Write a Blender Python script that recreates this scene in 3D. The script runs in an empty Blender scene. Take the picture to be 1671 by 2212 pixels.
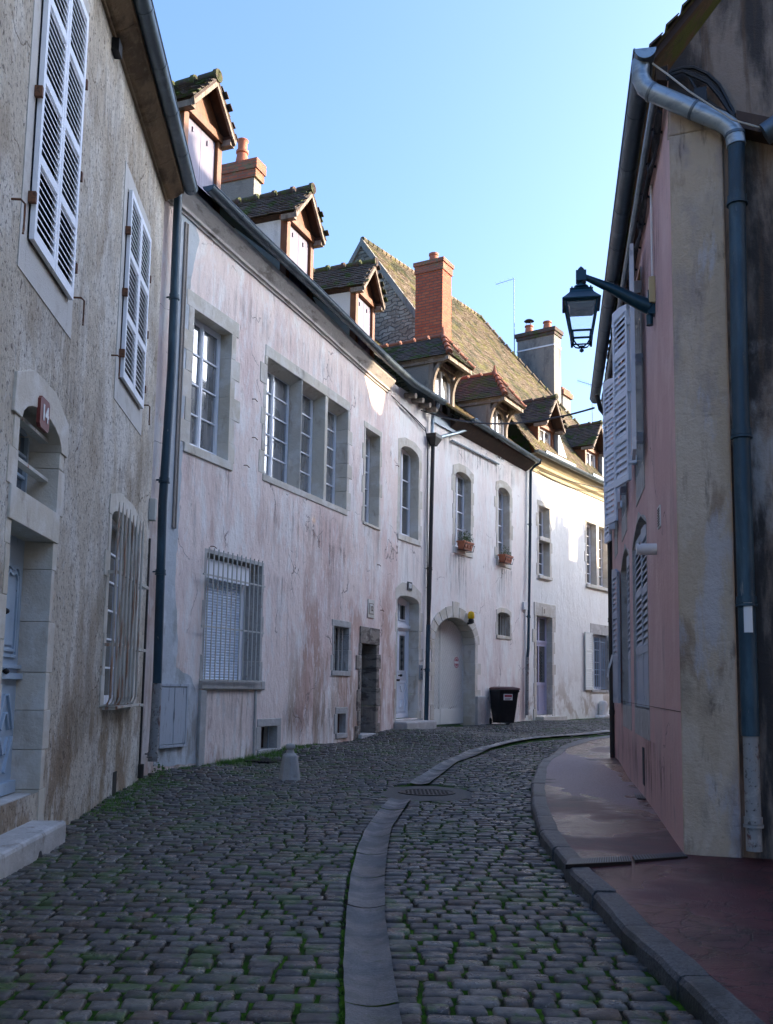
import bpy, math, random
from mathutils import Vector, Matrix
from mathutils.geometry import tessellate_polygon
random.seed(7)
R = random.random
def rr(a, b): return a + (b - a) * R()
C = bpy.context.scene.collection
V3 = Vector
# ------------------------------------------------------------------ camera
EYE = 1.35
F_ = 2050.; CX = 835.5; CY = 1106.
PIT = math.radians(6.7); ROLL = math.radians(.9)
SH = 379 - F_ * math.tan(PIT)
fwd = V3((0, math.cos(PIT), math.sin(PIT))); r0 = V3((1, 0, 0)); u0_ = V3((0, -math.sin(PIT), math.cos(PIT)))
RT = r0 * math.cos(ROLL) + u0_ * math.sin(ROLL); UP = -r0 * math.sin(ROLL) + u0_ * math.cos(ROLL)
CAMP = V3((0, 0, EYE))
def ray(x, y): return RT * ((x - CX) / F_) + UP * ((CY - y + SH) / F_) + fwd

# street surface height from survey points
GP = [(-3, 3, 0), (-3, 9.2, 0), (0, 5, 0), (2, 5, 0), (-3.4, 12.2, .06), (-2.8, 14, .15), (-1.4, 17.5, .27), (.26, 21.9, .41), (1.1, 23.7, .38), (2.6, 26.2, .37),
      (4.3, 29.5, .41), (9, 36, .42), (2.3, 7.4, 0), (3.2, 13, .0), (4, 17, .05), (.4, 12, .04), (-1.3, 13.3, .08), (1, 16.7, .13), (3.3, 23.5, .26), (7, 27, .33), (7, 33, .4), (10, 28, .35), (-3, 0, 0), (3, 0, 0), (8, 5, 0), (8, 12, .02), (14, 30, .4), (14, 40, .42), (-8, 10, 0)]
def g(x, y):
    s = t = 0
    for a, b, h in GP:
        w = 1 / (((x - a) ** 2 + (y - b) ** 2) ** 1.25 + .02); s += w * h; t += w
    return s / t
def gpt(px, py, dh=0):
    h = .1; d = ray(px, py)
    for _ in range(12):
        t = (h + dh - EYE) / d.z; x, y = d.x * t, d.y * t; h = .5 * h + .5 * g(x, y)
    return V3((x, y, g(x, y) + dh))

class Fr:
    def __init__(s, o, U, V, W): s.o, s.U, s.V, s.W = V3(o), V3(U), V3(V), V3(W)
    def P(s, u, v, w=0): return s.o + s.U * u + s.V * v + s.W * w
    def sub(s, u, v, w, ang=0):  # new frame at a point, turned about the vertical
        m = Matrix.Rotation(ang, 3, s.V); return Fr(s.P(u, v, w), m @ s.U, s.V, m @ s.W)
    def uv(s, px, py, w=0):
        d = ray(px, py); t = ((s.o + s.W * w - CAMP).dot(s.W)) / d.dot(s.W)
        q = CAMP + d * t - s.o; return q.dot(s.U), q.dot(s.V)
def facade(x, y, sl, side=1):
    d = V3((sl, 1, 0)).normalized(); return Fr((x, y, 0), d, (0, 0, 1), V3((d.y, -d.x, 0)) * side)
WORLD = Fr((0, 0, 0), (1, 0, 0), (0, 0, 1), (0, -1, 0))   # u = x, v = z, w = -y
FA = facade(-3.002, 9.245, -.068)
FB = facade(-3.286, 13.05, .40)
p = FB.P(9.55, 0); FB2 = facade(p.x, p.y, .5)
p = FB2.P(1.95, 0); FC = facade(p.x, p.y, .57)
p = FC.P(6.45, 0); FD = facade(p.x, p.y, .7)
FE = facade(2.3077, 7.4517, .185, -1)
d = V3((.93, -.37, 0)).normalized()
FN = Fr(FE.P(0, 0, 0), d, (0, 0, 1), V3((d.y, -d.x, 0)))   # near end wall of the right-hand house

# ------------------------------------------------------------------ materials
MATS = {}
def _n(nt, t, **k):
    n = nt.nodes.new(t)
    for a, b in k.items(): setattr(n, a, b)
    return n
def _noise(nt, co, scale, detail=6, rough=.6, dist=0):
    m = _n(nt, 'ShaderNodeMapping'); nt.links.new(co, m.inputs[0])
    m.inputs['Scale'].default_value = scale if hasattr(scale, '__len__') else (scale,) * 3
    n = _n(nt, 'ShaderNodeTexNoise'); nt.links.new(m.outputs[0], n.inputs[0])
    n.inputs['Scale'].default_value = 1; n.inputs['Detail'].default_value = detail; n.inputs['Roughness'].default_value = rough
    n.inputs['Distortion'].default_value = dist
    return n.outputs[0]
def _mr(nt, x, lo, hi, a=0, b=1, smooth=True):
    m = _n(nt, 'ShaderNodeMapRange'); m.interpolation_type = 'SMOOTHSTEP' if smooth else 'LINEAR'
    nt.links.new(x, m.inputs[0])
    for i, v in zip((1, 2, 3, 4), (lo, hi, a, b)): m.inputs[i].default_value = v
    return m.outputs[0]
def _mul(nt, a, b):
    m = _n(nt, 'ShaderNodeMath', operation='MULTIPLY'); nt.links.new(a, m.inputs[0])
    if isinstance(b, (int, float)): m.inputs[1].default_value = b
    else: nt.links.new(b, m.inputs[1])
    return m.outputs[0]
def c4(c): return (c[0], c[1], c[2], 1)
def mat(name, base, layers=(), rough=.8, metal=0, bumps=(), island=None, spec=.4, rvar=None, brick=None, coat=0, vor=None, objrand=0):
    if name in MATS: return MATS[name]
    m = bpy.data.materials.new(name); m.use_nodes = True; nt = m.node_tree; L = nt.links
    b = nt.nodes['Principled BSDF']
    tc = _n(nt, 'ShaderNodeTexCoord'); co = tc.outputs['Object']
    rgb = _n(nt, 'ShaderNodeRGB'); rgb.outputs[0].default_value = c4(base); col = rgb.outputs[0]; hgt = None
    if island:
        ge = _n(nt, 'ShaderNodeNewGeometry'); cr = _n(nt, 'ShaderNodeValToRGB'); L.new(ge.outputs['Random Per Island'], cr.inputs[0])
        e = cr.color_ramp.elements; n = len(island)
        while len(e) < n: e.new(.5)
        for i, c in enumerate(island): e[i].position = i / (n - 1); e[i].color = c4(c)
        col = cr.outputs[0]
    if brick:
        bt = _n(nt, 'ShaderNodeTexBrick'); vec = tc.outputs['UV']
        if brick.get('dist'):
            nv = _n(nt, 'ShaderNodeTexNoise'); L.new(vec, nv.inputs[0]); nv.inputs['Scale'].default_value = 2.2
            mx = _n(nt, 'ShaderNodeMix', data_type='RGBA'); mx.blend_type = 'LINEAR_LIGHT'; mx.inputs[0].default_value = brick['dist']
            L.new(vec, mx.inputs[6]); L.new(nv.outputs[1], mx.inputs[7]); vec = mx.outputs[2]
        L.new(vec, bt.inputs[0]); bt.offset = .5
        bt.inputs['Color1'].default_value = c4(brick['a']); bt.inputs['Color2'].default_value = c4(brick['b']); bt.inputs['Mortar'].default_value = c4(brick['m'])
        bt.inputs['Scale'].default_value = 1; bt.inputs['Brick Width'].default_value = brick['w']; bt.inputs['Row Height'].default_value = brick['h']
        bt.inputs['Mortar Size'].default_value = brick.get('ms', .01); bt.inputs['Mortar Smooth'].default_value = .2; bt.inputs['Bias'].default_value = 0
        col = bt.outputs[0]; hgt = bt.outputs[1]
    for l in layers:
        cc, sc, lo, hi = l[:4]; st = l[4] if len(l) > 4 else 1; z = l[5] if len(l) > 5 else None
        f = _mr(nt, _noise(nt, co, sc, 8, .62, .3), lo, hi, 0, st)
        if z:
            s = _n(nt, 'ShaderNodeSeparateXYZ'); L.new(co, s.inputs[0]); f = _mul(nt, f, _mr(nt, s.outputs[2], z[0], z[1], 0, 1))
        mx = _n(nt, 'ShaderNodeMix', data_type='RGBA'); L.new(f, mx.inputs[0]); L.new(col, mx.inputs[6]); mx.inputs[7].default_value = c4(cc); col = mx.outputs[2]
    L.new(col, b.inputs['Base Color'])
    b.inputs['Roughness'].default_value = rough; b.inputs['Metallic'].default_value = metal; b.inputs['Specular IOR Level'].default_value = spec
    if coat: b.inputs['Coat Weight'].default_value = coat; b.inputs['Coat Roughness'].default_value = .03; b.inputs['Coat IOR'].default_value = 2.5
    if rvar: L.new(_mr(nt, _noise(nt, co, rvar[0], 4), rvar[1], rvar[2], rvar[3], rvar[4]), b.inputs['Roughness'])
    nrm = None
    if hgt is not None:
        bp = _n(nt, 'ShaderNodeBump'); bp.invert = True; bp.inputs['Strength'].default_value = .8; bp.inputs['Distance'].default_value = brick.get('bd', .015); L.new(hgt, bp.inputs['Height']); nrm = bp.outputs[0]
    if vor:
        vt = _n(nt, 'ShaderNodeTexVoronoi'); vt.feature = 'DISTANCE_TO_EDGE'; nv = _n(nt, 'ShaderNodeTexNoise'); L.new(co, nv.inputs[0]); nv.inputs['Scale'].default_value = vor[0] * 2.5; nv.inputs['Detail'].default_value = 5
        ma = _n(nt, 'ShaderNodeVectorMath', operation='MULTIPLY_ADD'); L.new(nv.outputs[1], ma.inputs[0]); ma.inputs[1].default_value = (.55 / vor[0],) * 3; L.new(co, ma.inputs[2])
        L.new(ma.outputs[0], vt.inputs[0]); vt.inputs['Scale'].default_value = vor[0]
        f = _mr(nt, vt.outputs[0], 0, vor[1], 1, 0)
        if len(vor) > 3: f = _mul(nt, f, _mr(nt, _noise(nt, co, vor[3], 4), vor[4], vor[5]))
        mx = _n(nt, 'ShaderNodeMix', data_type='RGBA'); L.new(f, mx.inputs[0]); L.new(col, mx.inputs[6]); mx.inputs[7].default_value = c4(vor[2]); L.new(mx.outputs[2], b.inputs['Base Color'])
        bp = _n(nt, 'ShaderNodeBump'); bp.invert = True; bp.inputs['Distance'].default_value = .01; bp.inputs['Strength'].default_value = .6; L.new(f, bp.inputs['Height']); nrm = bp.outputs[0]
    for sc, dist in bumps:
        bp = _n(nt, 'ShaderNodeBump'); bp.inputs['Strength'].default_value = 1; bp.inputs['Distance'].default_value = dist
        L.new(_noise(nt, co, sc, 7, .65), bp.inputs['Height'])
        if nrm: L.new(nrm, bp.inputs['Normal'])
        nrm = bp.outputs[0]
    if nrm: L.new(nrm, b.inputs['Normal'])
    MATS[name] = m; return m

M = dict(
 pink=mat('pink_plaster', (.84, .70, .62), [((.88, .82, .76), (2.2, 2.2, .9), .48, .60, .85), ((.68, .50, .45), (.8, .8, .3), .50, .62, .6), ((.50, .30, .23), (1.3, 1.3, .5), .50, .62, .75, (5.2, 2.)), ((.36, .25, .17), (2.5, 2.5, .35), .50, .62, .75, (2.6, .3)),
      ((.86, .82, .79), (7, 7, 2.4), .54, .62, .5), ((.46, .38, .33), (5, 5, .6), .58, .70, .45), ((.34, .25, .2), (14, 14, 4), .60, .72, .55)], .9, bumps=[((60, 60, 45), .006), ((5, 5, 2.4), .035), ((16, 16, 9), .012)], vor=(.6, .009, (.30, .23, .2), 1.1, .50, .58)),
 pink2=mat('pale_pink_plaster', (.85, .76, .69), [((.88, .85, .79), (2, 2, .8), .45, .60, .8), ((.62, .48, .43), (1.1, 1.1, .5), .5, .62, .6, (4.2, 1.2)), ((.50, .42, .36), (5, 5, .6), .58, .70, .45), ((.34, .28, .24), (14, 14, 4), .61, .72, .5)], .9, bumps=[((50, 50, 40), .006), ((5, 5, 2.2), .03)], vor=(.5, .008, (.35, .28, .25), 1.1, .52, .6)),
 white=mat('white_plaster', (.85, .82, .75), [((.88, .86, .80), (2, 2, .8), .45, .62, .8), ((.46, .37, .27), (1.6, 1.6, 1.4), .46, .60, .85, (2.0, .2)), ((.60, .56, .50), (5, 5, .6), .58, .70, .45), ((.4, .36, .3), (14, 14, 5), .61, .72, .5)], .9, bumps=[((50, 50, 40), .006), ((5, 5, 2.5), .03)]),
 lime=mat('rough_limestone_render', (.68, .60, .48), [((.84, .79, .70), (2.4, 2.4, 1.1), .46, .60, .85), ((.44, .34, .23), (1.3, 1.3, .8), .52, .64, .55), ((.33, .22, .12), (2.0, 2.0, 1.1), .45, .58, .8, (2.4, .4)), ((.12, .085, .06), (27, 27, 21), .56, .64, .8), ((.26, .20, .14), (10, 10, 8), .57, .66, .45), ((.22, .17, .12), (1.1, 1.1, .7), .52, .66, .35), ((.75, .73, .68), (17, 17, 8), .60, .68, .6)], .95, bumps=[((30, 30, 20), .05), ((90, 90, 60), .01), ((4, 4, 2), .05)], vor=(.5, .008, (.2, .15, .1), 1.1, .52, .6)),
 stone=mat('cut_limestone', (.47, .42, .34), [((.68, .65, .59), 3, .45, .65, .8), ((.30, .22, .14), (5, 5, 2), .55, .75, .7), ((.2, .17, .14), 14, .64, .8, .5)], .88, bumps=[(35, .006), (6, .015)], island=[(.50, .44, .34), (.60, .55, .45), (.54, .49, .41), (.64, .58, .48)]),
 greystone=mat('weathered_stone', (.42, .4, .37), [((.55, .53, .5), 4, .45, .65, .7), ((.2, .16, .12), (7, 7, 3), .55, .72, .7)], .9, bumps=[(30, .008), (6, .02)]),
 cornice=mat('stained_cornice_stone', (.26, .18, .11), [((.10, .065, .04), (2, 2, 5), .46, .62, .8), ((.38, .29, .19), 9, .55, .72, .6)], .9, bumps=[(14, .02)]),
 cornwhite=mat('cornice_plaster', (.50, .46, .42), [((.20, .17, .15), (2, 2, 9), .52, .66, .7), ((.62, .6, .56), (5, 5, 12), .55, .65, .6)], .9, bumps=[(20, .01)]),
 zinc=mat('weathered_zinc', (.10, .13, .155), [((.20, .25, .28), (3, 3, 1), .5, .7, .6), ((.05, .06, .07), 9, .55, .75, .6)], .42, .55, [(12, .003)]),
 zinclt=mat('pale_zinc', (.30, .36, .40), [((.16, .2, .24), (8, 8, 20), .5, .64, .6)], .42, .6, [(25, .002)]),
 pipeblue=mat('painted_blue_grey_pipe', (.018, .05, .075), [((.05, .10, .13), (5, 5, 1.2), .5, .66, .7), ((.20, .22, .22), (14, 14, 4), .64, .72, .7), ((.012, .02, .025), (3, 3, .8), .52, .66, .6)], .45, .1, [(40, .002), (7, .008)]),
 castiron=mat('flaking_white_cast_iron', (.27, .27, .26), [((.10, .03, .02), (10, 10, 4), .56, .64, .9), ((.05, .045, .04), 24, .56, .66, .9), ((.42, .40, .37), 7, .55, .65, .6)], .6, 0, [(25, .006)]),
 blackpipe=mat('black_rusty_pipe', (.035, .032, .03), [((.12, .05, .025), (9, 9, 2), .58, .7, .7)], .5, .2, [(40, .003)]),
 iron=mat('peeling_painted_iron', (.50, .49, .44), [((.25, .09, .03), (30, 30, 8), .6, .66, .9)], .6, 0, [(60, .002)]),
 blackiron=mat('black_iron', (.015, .015, .016), [((.08, .04, .025), 30, .6, .7, .6)], .5, .5, [(60, .002)]),
 rust=mat('rusty_iron', (.16, .07, .035), [((.05, .03, .02), 30, .5, .6, .7)], .8, 0, [(60, .002)]),
 wpaint=mat('white_paint', (.82, .83, .85), [((.62, .62, .62), (8, 8, 2), .58, .75, .6)], .45, 0, [(50, .0015)]),
 bpaint=mat('worn_blue_grey_paint', (.36, .46, .56), [((.26, .34, .42), (3, 3, 1), .5, .7, .6), ((.13, .13, .13), (26, 26, 14), .66, .7, .8)], .5, 0, [(40, .003)]),
 cpaint=mat('cream_paint', (.66, .66, .61), [((.42, .37, .3), (8, 8, 2), .62, .72, .7), ((.74, .74, .7), 3, .5, .7, .6)], .55, 0, [(40, .002)]),
 lilac=mat('lilac_paint', (.15, .14, .20), [((.26, .24, .34), (20, 20, 1.5), .5, .7, .6)], .6, 0, [((60, 60, 4), .003)]),
 oldwood=mat('weathered_white_boards', (.42, .45, .48), [((.10, .10, .10), (30, 30, 2.5), .56, .68, .8)], .8, 0, [((60, 60, 4), .006)]),
 oak=mat('oiled_timber', (.19, .065, .022), [((.28, .11, .04), (9, 9, 3), .45, .65, .7), ((.07, .03, .015), (16, 16, 4), .56, .7, .8)], .6, 0, [((30, 30, 8), .004)]),
 greywood=mat('weathered_timber', (.23, .18, .135), [((.36, .31, .25), (9, 9, 3), .45, .65, .7), ((.09, .06, .04), (20, 20, 5), .56, .7, .8)], .8, 0, [((30, 30, 8), .006)]),
 darkwood=mat('dark_timber', (.06, .035, .025), [((.12, .07, .04), (9, 9, 3), .5, .7, .6)], .8),
 glass=mat('window_glass', (.015, .018, .022), rough=.03, spec=1.0, coat=1, bumps=[(2.2, .004)]),
 curtain=mat('curtained_glass', (.16, .165, .175), [((.05, .055, .06), (1.3, 1.3, .6), .47, .54, .85), ((.28, .28, .28), (24, 24, .5), .5, .62, .5)], rough=.2, coat=1, bumps=[(2.2, .004)]),
 slat=mat('roller_slat', (.72, .80, .90), rough=.45),
 black=mat('black_plastic', (.012, .012, .014), [((.03, .03, .032), 5, .5, .7, .6)], .38, 0, [(60, .001)]),
 maroon=mat('maroon_plastic', (.075, .02, .02), [((.16, .12, .11), 6, .55, .7, .5)], .5),
 red=mat('red_enamel', (.17, .028, .018), [((.12, .03, .02), 20, .55, .7, .6)], .45),
 redp=mat('red_paint', (.42, .05, .07), rough=.5),
 whitee=mat('white_enamel', (.75, .74, .72), rough=.45),
 navy=mat('navy_enamel', (.012, .015, .025), rough=.6),
 yellow=mat('yellow_plastic', (.75, .45, .01), rough=.3),
 terra=mat('terracotta', (.30, .11, .06), [((.16, .07, .05), 8, .5, .7, .7), ((.10, .12, .03), 9, .6, .7, .6)], .8, 0, [(30, .004)]),
 terrapot=mat('terracotta_pot', (.42, .14, .07), [((.26, .09, .06), 8, .5, .7, .6)], .7, 0, [(30, .003)]),
 plant=mat('plant_leaf', (.05, .09, .02), island=[(.03, .06, .015), (.07, .11, .03), (.10, .10, .04)], rough=.6),
 grass=mat('grass_blade', (.06, .16, .02), island=[(.04, .12, .012), (.08, .2, .02), (.12, .22, .03)], rough=.6),
 lampg=mat('dark_green_lamp_paint', (.006, .04, .065), [((.012, .07, .11), 5, .5, .7, .5)], .35, .2, [(40, .001)]),
 tileM=mat('mossy_tile', (.08, .06, .045), [((.045, .075, .01), 3.0, .50, .60, .9), ((.11, .14, .015), 6.0, .60, .68, .8), ((.22, .20, .17), 14, .64, .7, .7)], .9, 0, [(50, .006)], island=[(.055, .045, .038), (.09, .065, .05), (.07, .06, .052), (.12, .09, .07)]),
 tileR=mat('purple_brown_tile', (.1, .06, .05), [((.07, .085, .02), 2.2, .48, .58, .9), ((.05, .045, .035), 5, .5, .62, .7), ((.2, .19, .16), 16, .64, .7, .6)], .9, 0, [(50, .006)], island=[(.085, .052, .042), (.115, .068, .052), (.09, .06, .052), (.13, .09, .066)]),
 tileT=mat('tan_tile', (.2, .14, .08), [((.17, .16, .03), 2.2, .50, .60, .7), ((.05, .055, .022), 1.3, .50, .62, .85), ((.33, .29, .2), 11, .6, .7, .6)], .9, 0, [(50, .006)], island=[(.13, .09, .055), (.20, .14, .085), (.17, .125, .085), (.24, .18, .11), (.10, .075, .05)]),
 rough_ch=mat('grey_chimney_render', (.27, .245, .21), [((.12, .11, .10), (2, 2, .7), .5, .68, .8), ((.36, .33, .26), 9, .55, .7, .6)], .95, 0, [(28, .02)]),
 epink=mat('smooth_pink_render', (.62, .39, .355), [((.74, .53, .48), (1.4, 1.4, .8), .46, .64, .6), ((.42, .28, .25), (2.2, 2.2, .9), .54, .70, .5), ((.34, .22, .2), (1.4, 1.4, .8), .5, .62, .6, (1.6, .2)), ((.74, .6, .56), (14, 14, 5), .62, .72, .4)], .85, 0, [(70, .004), ((3, 3, 2), .03), (14, .006)], vor=(.35, .005, (.25, .16, .15), 1.1, .52, .6)),
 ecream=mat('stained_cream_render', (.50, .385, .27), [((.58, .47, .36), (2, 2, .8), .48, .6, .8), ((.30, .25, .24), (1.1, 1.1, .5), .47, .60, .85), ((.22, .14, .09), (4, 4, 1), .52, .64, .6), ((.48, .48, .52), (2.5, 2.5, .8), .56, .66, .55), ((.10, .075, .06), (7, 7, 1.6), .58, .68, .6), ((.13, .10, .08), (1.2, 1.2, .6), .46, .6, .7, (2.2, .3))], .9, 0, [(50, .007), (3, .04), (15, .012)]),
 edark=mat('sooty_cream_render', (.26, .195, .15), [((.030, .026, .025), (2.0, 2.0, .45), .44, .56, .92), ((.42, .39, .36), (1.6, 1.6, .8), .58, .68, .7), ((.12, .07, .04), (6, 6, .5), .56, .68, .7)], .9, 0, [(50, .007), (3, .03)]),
 cable=mat('black_cable', (.01, .01, .012), rough=.5),
 wcable=mat('cream_cable', (.45, .42, .36), rough=.5),
 tan=mat('tan_plastic', (.50, .41, .22), rough=.5),
 lead=mat('lead_sheet', (.22, .26, .30), rough=.5, metal=.4),
 cobble=mat('cobble_stone', (.1, .1, .1), [((.035, .035, .037), 9, .5, .64, .85), ((.20, .195, .19), 26, .60, .70, .7), ((.012, .012, .013), 38, .60, .68, .8), ((.03, .075, .006), 4.0, .535, .61, .75), ((.03, .075, .006), .9, .54, .64, .45)], .5, 0, [(60, .005), (22, .007)], spec=.5,
     island=[(.034, .03, .026), (.068, .056, .045), (.085, .075, .064), (.05, .044, .038), (.105, .072, .052), (.022, .022, .022), (.08, .075, .07), (.13, .12, .105), (.05, .043, .038)], rvar=(5, .38, .62, .25, .6)),
 soil=mat('mossy_joint', (.022, .019, .014), [((.022, .07, .004), .9, .41, .50, .95), ((.06, .15, .01), 5, .50, .58, .8), ((.006, .006, .005), 14, .52, .62, .7)], .95, 0, [(40, .016)], spec=.1),
 channel=mat('channel_granite', (.10, .106, .11), [((.045, .05, .055), 75, .48, .6, .8), ((.26, .28, .30), 110, .58, .66, .6), ((.06, .062, .06), 1.6, .5, .64, .7), ((.03, .045, .015), 5, .60, .68, .6)], .5, 0, [(90, .006), (9, .01)], spec=.5, rvar=(3, .4, .6, .3, .6)),
 kerb=mat('kerb_granite', (.075, .08, .085), [((.022, .024, .026), 60, .46, .58, .85), ((.24, .25, .26), 95, .60, .68, .65), ((.02, .022, .02), 2.2, .5, .62, .8), ((.03, .045, .015), 5, .60, .68, .6)], .5, 0, [(70, .007), (8, .02)], spec=.5),
 pave=mat('red_asphalt', (.085, .016, .020), [((.030, .006, .008), 1.1, .45, .62, .8), ((.09, .035, .04), 3, .52, .66, .6), ((.16, .12, .12), 60, .70, .76, .6)], .3, 0, [(120, .004), (2, .006), (14, .006)], spec=.45, rvar=(.55, .42, .56, .16, .5), vor=(5.5, .05, (.008, .004, .004), .8, .47, .54)),
 concrete=mat('rough_concrete', (.075, .07, .06), [((.13, .12, .1), 9, .5, .7, .7)], .7, 0, [(50, .006)]),
 gable=mat('rubble_stone', (.3, .25, .18), [((.16, .12, .09), 2.5, .5, .65, .7), ((.36, .31, .24), 9, .55, .7, .6)], .95, 0, [(20, .02)], brick=dict(a=(.36, .31, .24), b=(.24, .19, .14), m=(.10, .085, .07), w=.33, h=.135, ms=.018, dist=.2, bd=.05)),
 brick=mat('orange_brick', (.4, .1, .05), [((.30, .06, .03), 5, .5, .7, .5)], .9, 0, [(40, .006)], brick=dict(a=(.50, .13, .055), b=(.40, .085, .04), m=(.16, .10, .07), w=.25, h=.09, ms=.012)),
 brickcap=mat('weathered_brick', (.4, .1, .05), [((.20, .18, .10), 4, .48, .62, .8), ((.10, .12, .03), 9, .6, .7, .7)], .9, 0, [(40, .006)], brick=dict(a=(.42, .13, .07), b=(.30, .10, .06), m=(.2, .14, .10), w=.23, h=.075, ms=.01)),
)

# ------------------------------------------------------------------ mesh helpers
ORG = {}
def setp(o, label=None, cat=None, group=None, kind=None):
    for k, v in (('label', label), ('category', cat), ('group', group), ('kind', kind)):
        if v: o[k] = v
    return o
def thing(name, loc, label, cat, group=None):
    o = bpy.data.objects.new(name, None); C.objects.link(o); o.location = loc; o.empty_display_size = .2
    ORG[o.name] = V3(loc); return setp(o, label, cat, group)
class MB:
    def __init__(s, fr=WORLD): s.fr = fr; s.v = []; s.f = []; s.uv = []
    def add(s, pts, faces, fr=None):
        fr = fr or s.fr; b = len(s.v); s.v += [fr.P(*p) for p in pts]
        for f in faces:
            s.f.append([b + i for i in f])
            P = [V3(pts[i]) for i in f]; n = V3((0, 0, 0))
            for i in range(len(P)):
                a, c = P[i], P[(i + 1) % len(P)]; n += a.cross(c)
            ax = max(range(3), key=lambda k: abs(n[k]))
            for q in P: s.uv.append((q[0], q[1]) if ax == 2 else ((q[2], q[1]) if ax == 0 else (q[0], q[2])))
        return s
    def box(s, u0, u1, v0, v1, w0, w1, fr=None):
        p = [(u, v, w) for u in (u0, u1) for v in (v0, v1) for w in (w0, w1)]
        return s.add(p, [(0, 1, 3, 2), (4, 6, 7, 5), (0, 4, 5, 1), (2, 3, 7, 6), (0, 2, 6, 4), (1, 5, 7, 3)], fr)
    def quad(s, a, b, c, d, fr=None): return s.add([a, b, c, d], [(0, 1, 2, 3)], fr)
    def prism(s, poly, w0, w1, fr=None):
        n = len(poly); pts = [(u, v, w0) for u, v in poly] + [(u, v, w1) for u, v in poly]
        tri = tessellate_polygon([[V3((u, v, 0)) for u, v in poly]])
        f = [tuple(t) for t in tri] + [tuple(n + i for i in t) for t in tri] + [(i, (i + 1) % n, n + (i + 1) % n, n + i) for i in range(n)]
        return s.add(pts, f, fr)
    def ext(s, prof, u0, u1, fr=None):      # profile in (w, v) pushed along u
        n = len(prof); pts = [(u0, v, w) for w, v in prof] + [(u1, v, w) for w, v in prof]
        tri = tessellate_polygon([[V3((w, v, 0)) for w, v in prof]])
        f = [tuple(t) for t in tri] + [tuple(n + i for i in t) for t in tri] + [(i, (i + 1) % n, n + (i + 1) % n, n + i) for i in range(n)]
        return s.add(pts, f, fr)
    def sheet(s, outer, holes=(), w=0, fr=None):
        ls = [outer] + list(holes); pts = [(u, v, w) for l in ls for u, v in l]
        return s.add(pts, [tuple(t) for t in tessellate_polygon([[V3((u, v, 0)) for u, v in l] for l in ls])], fr)
    def sweep(s, prof, path, closed=True, fr=None):   # prof (dw, dv) along path of (u, v, w)
        n = len(prof); pts = [(u, v + dv, w + dw) for u, v, w in path for dw, dv in prof]; f = []
        for k in range(len(path) - 1):
            for i in range(n if closed else n - 1):
                j = (i + 1) % n; f.append((k * n + i, k * n + j, (k + 1) * n + j, (k + 1) * n + i))
        if closed: f += [tuple(range(n)), tuple(range((len(path) - 1) * n, len(path) * n))]
        return s.add(pts, f, fr)
    def tube(s, path, r, n=8, fr=None, caps=True):
        fr = fr or s.fr; W = [fr.P(*p) for p in path]; rs = r if hasattr(r, '__len__') else [r] * len(W); b = len(s.v); up = V3((.13, .21, .97))
        for k, p in enumerate(W):
            t = (W[min(k + 1, len(W) - 1)] - W[max(k - 1, 0)]).normalized(); a = t.cross(up)
            if a.length < .2: a = t.cross(V3((1, .1, 0)))
            a.normalize(); c = t.cross(a)
            s.v += [p + (a * math.cos(q) + c * math.sin(q)) * rs[k] for q in [2 * math.pi * i / n for i in range(n)]]
        for k in range(len(W) - 1):
            for i in range(n):
                j = (i + 1) % n; s.f.append([b + k * n + i, b + k * n + j, b + (k + 1) * n + j, b + (k + 1) * n + i]); s.uv += [(i / n, k), (j / n, k), (j / n, k + 1), (i / n, k + 1)]
        if caps:
            for o in (0, (len(W) - 1) * n): s.f.append([b + o + i for i in range(n)]); s.uv += [(0, 0)] * n
        return s
    def lathe(s, base, prof, n=14, fr=None, sq=False):     # prof (r, h) about the vertical through base
        fr = fr or s.fr; k = len(prof); pts = []
        for r, h in prof:
            for i in range(n): a = 2 * math.pi * (i + .5) / n; pts.append((base[0] + r * math.cos(a), base[1] + h, base[2] + r * math.sin(a)))
        f = [(j * n + i, j * n + (i + 1) % n, (j + 1) * n + (i + 1) % n, (j + 1) * n + i) for j in range(k - 1) for i in range(n)]
        f += [tuple(range(n)), tuple(range((k - 1) * n, k * n))]
        return s.add(pts, f, fr)
    def build(s, name, m, parent=None, smooth=False, bevel=0, loc=None):
        me = bpy.data.meshes.new(name); org = V3((0, 0, 0))
        if parent is not None: org = ORG[parent.name]
        elif loc is not None: org = V3(loc)
        elif s.v: org = V3((sum(p.x for p in s.v) / len(s.v), sum(p.y for p in s.v) / len(s.v), min(p.z for p in s.v)))
        me.from_pydata([p - org for p in s.v], [], s.f)
        uvl = me.uv_layers.new(name='UVMap')
        if len(s.uv) == len(me.loops): uvl.data.foreach_set('uv', [c for q in s.uv for c in q])
        if smooth: me.polygons.foreach_set('use_smooth', [True] * len(me.polygons))
        me.materials.append(M[m] if isinstance(m, str) else m)
        o = bpy.data.objects.new(name, me); C.objects.link(o)
        if parent is not None: o.parent = parent
        else: o.location = org
        ORG[o.name] = org
        if smooth:
            md = o.modifiers.new('es', 'EDGE_SPLIT'); md.split_angle = math.radians(42)
        if bevel:
            md = o.modifiers.new('bv', 'BEVEL'); md.width = bevel; md.segments = 2; md.limit_method = 'ANGLE'
        return o
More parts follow.
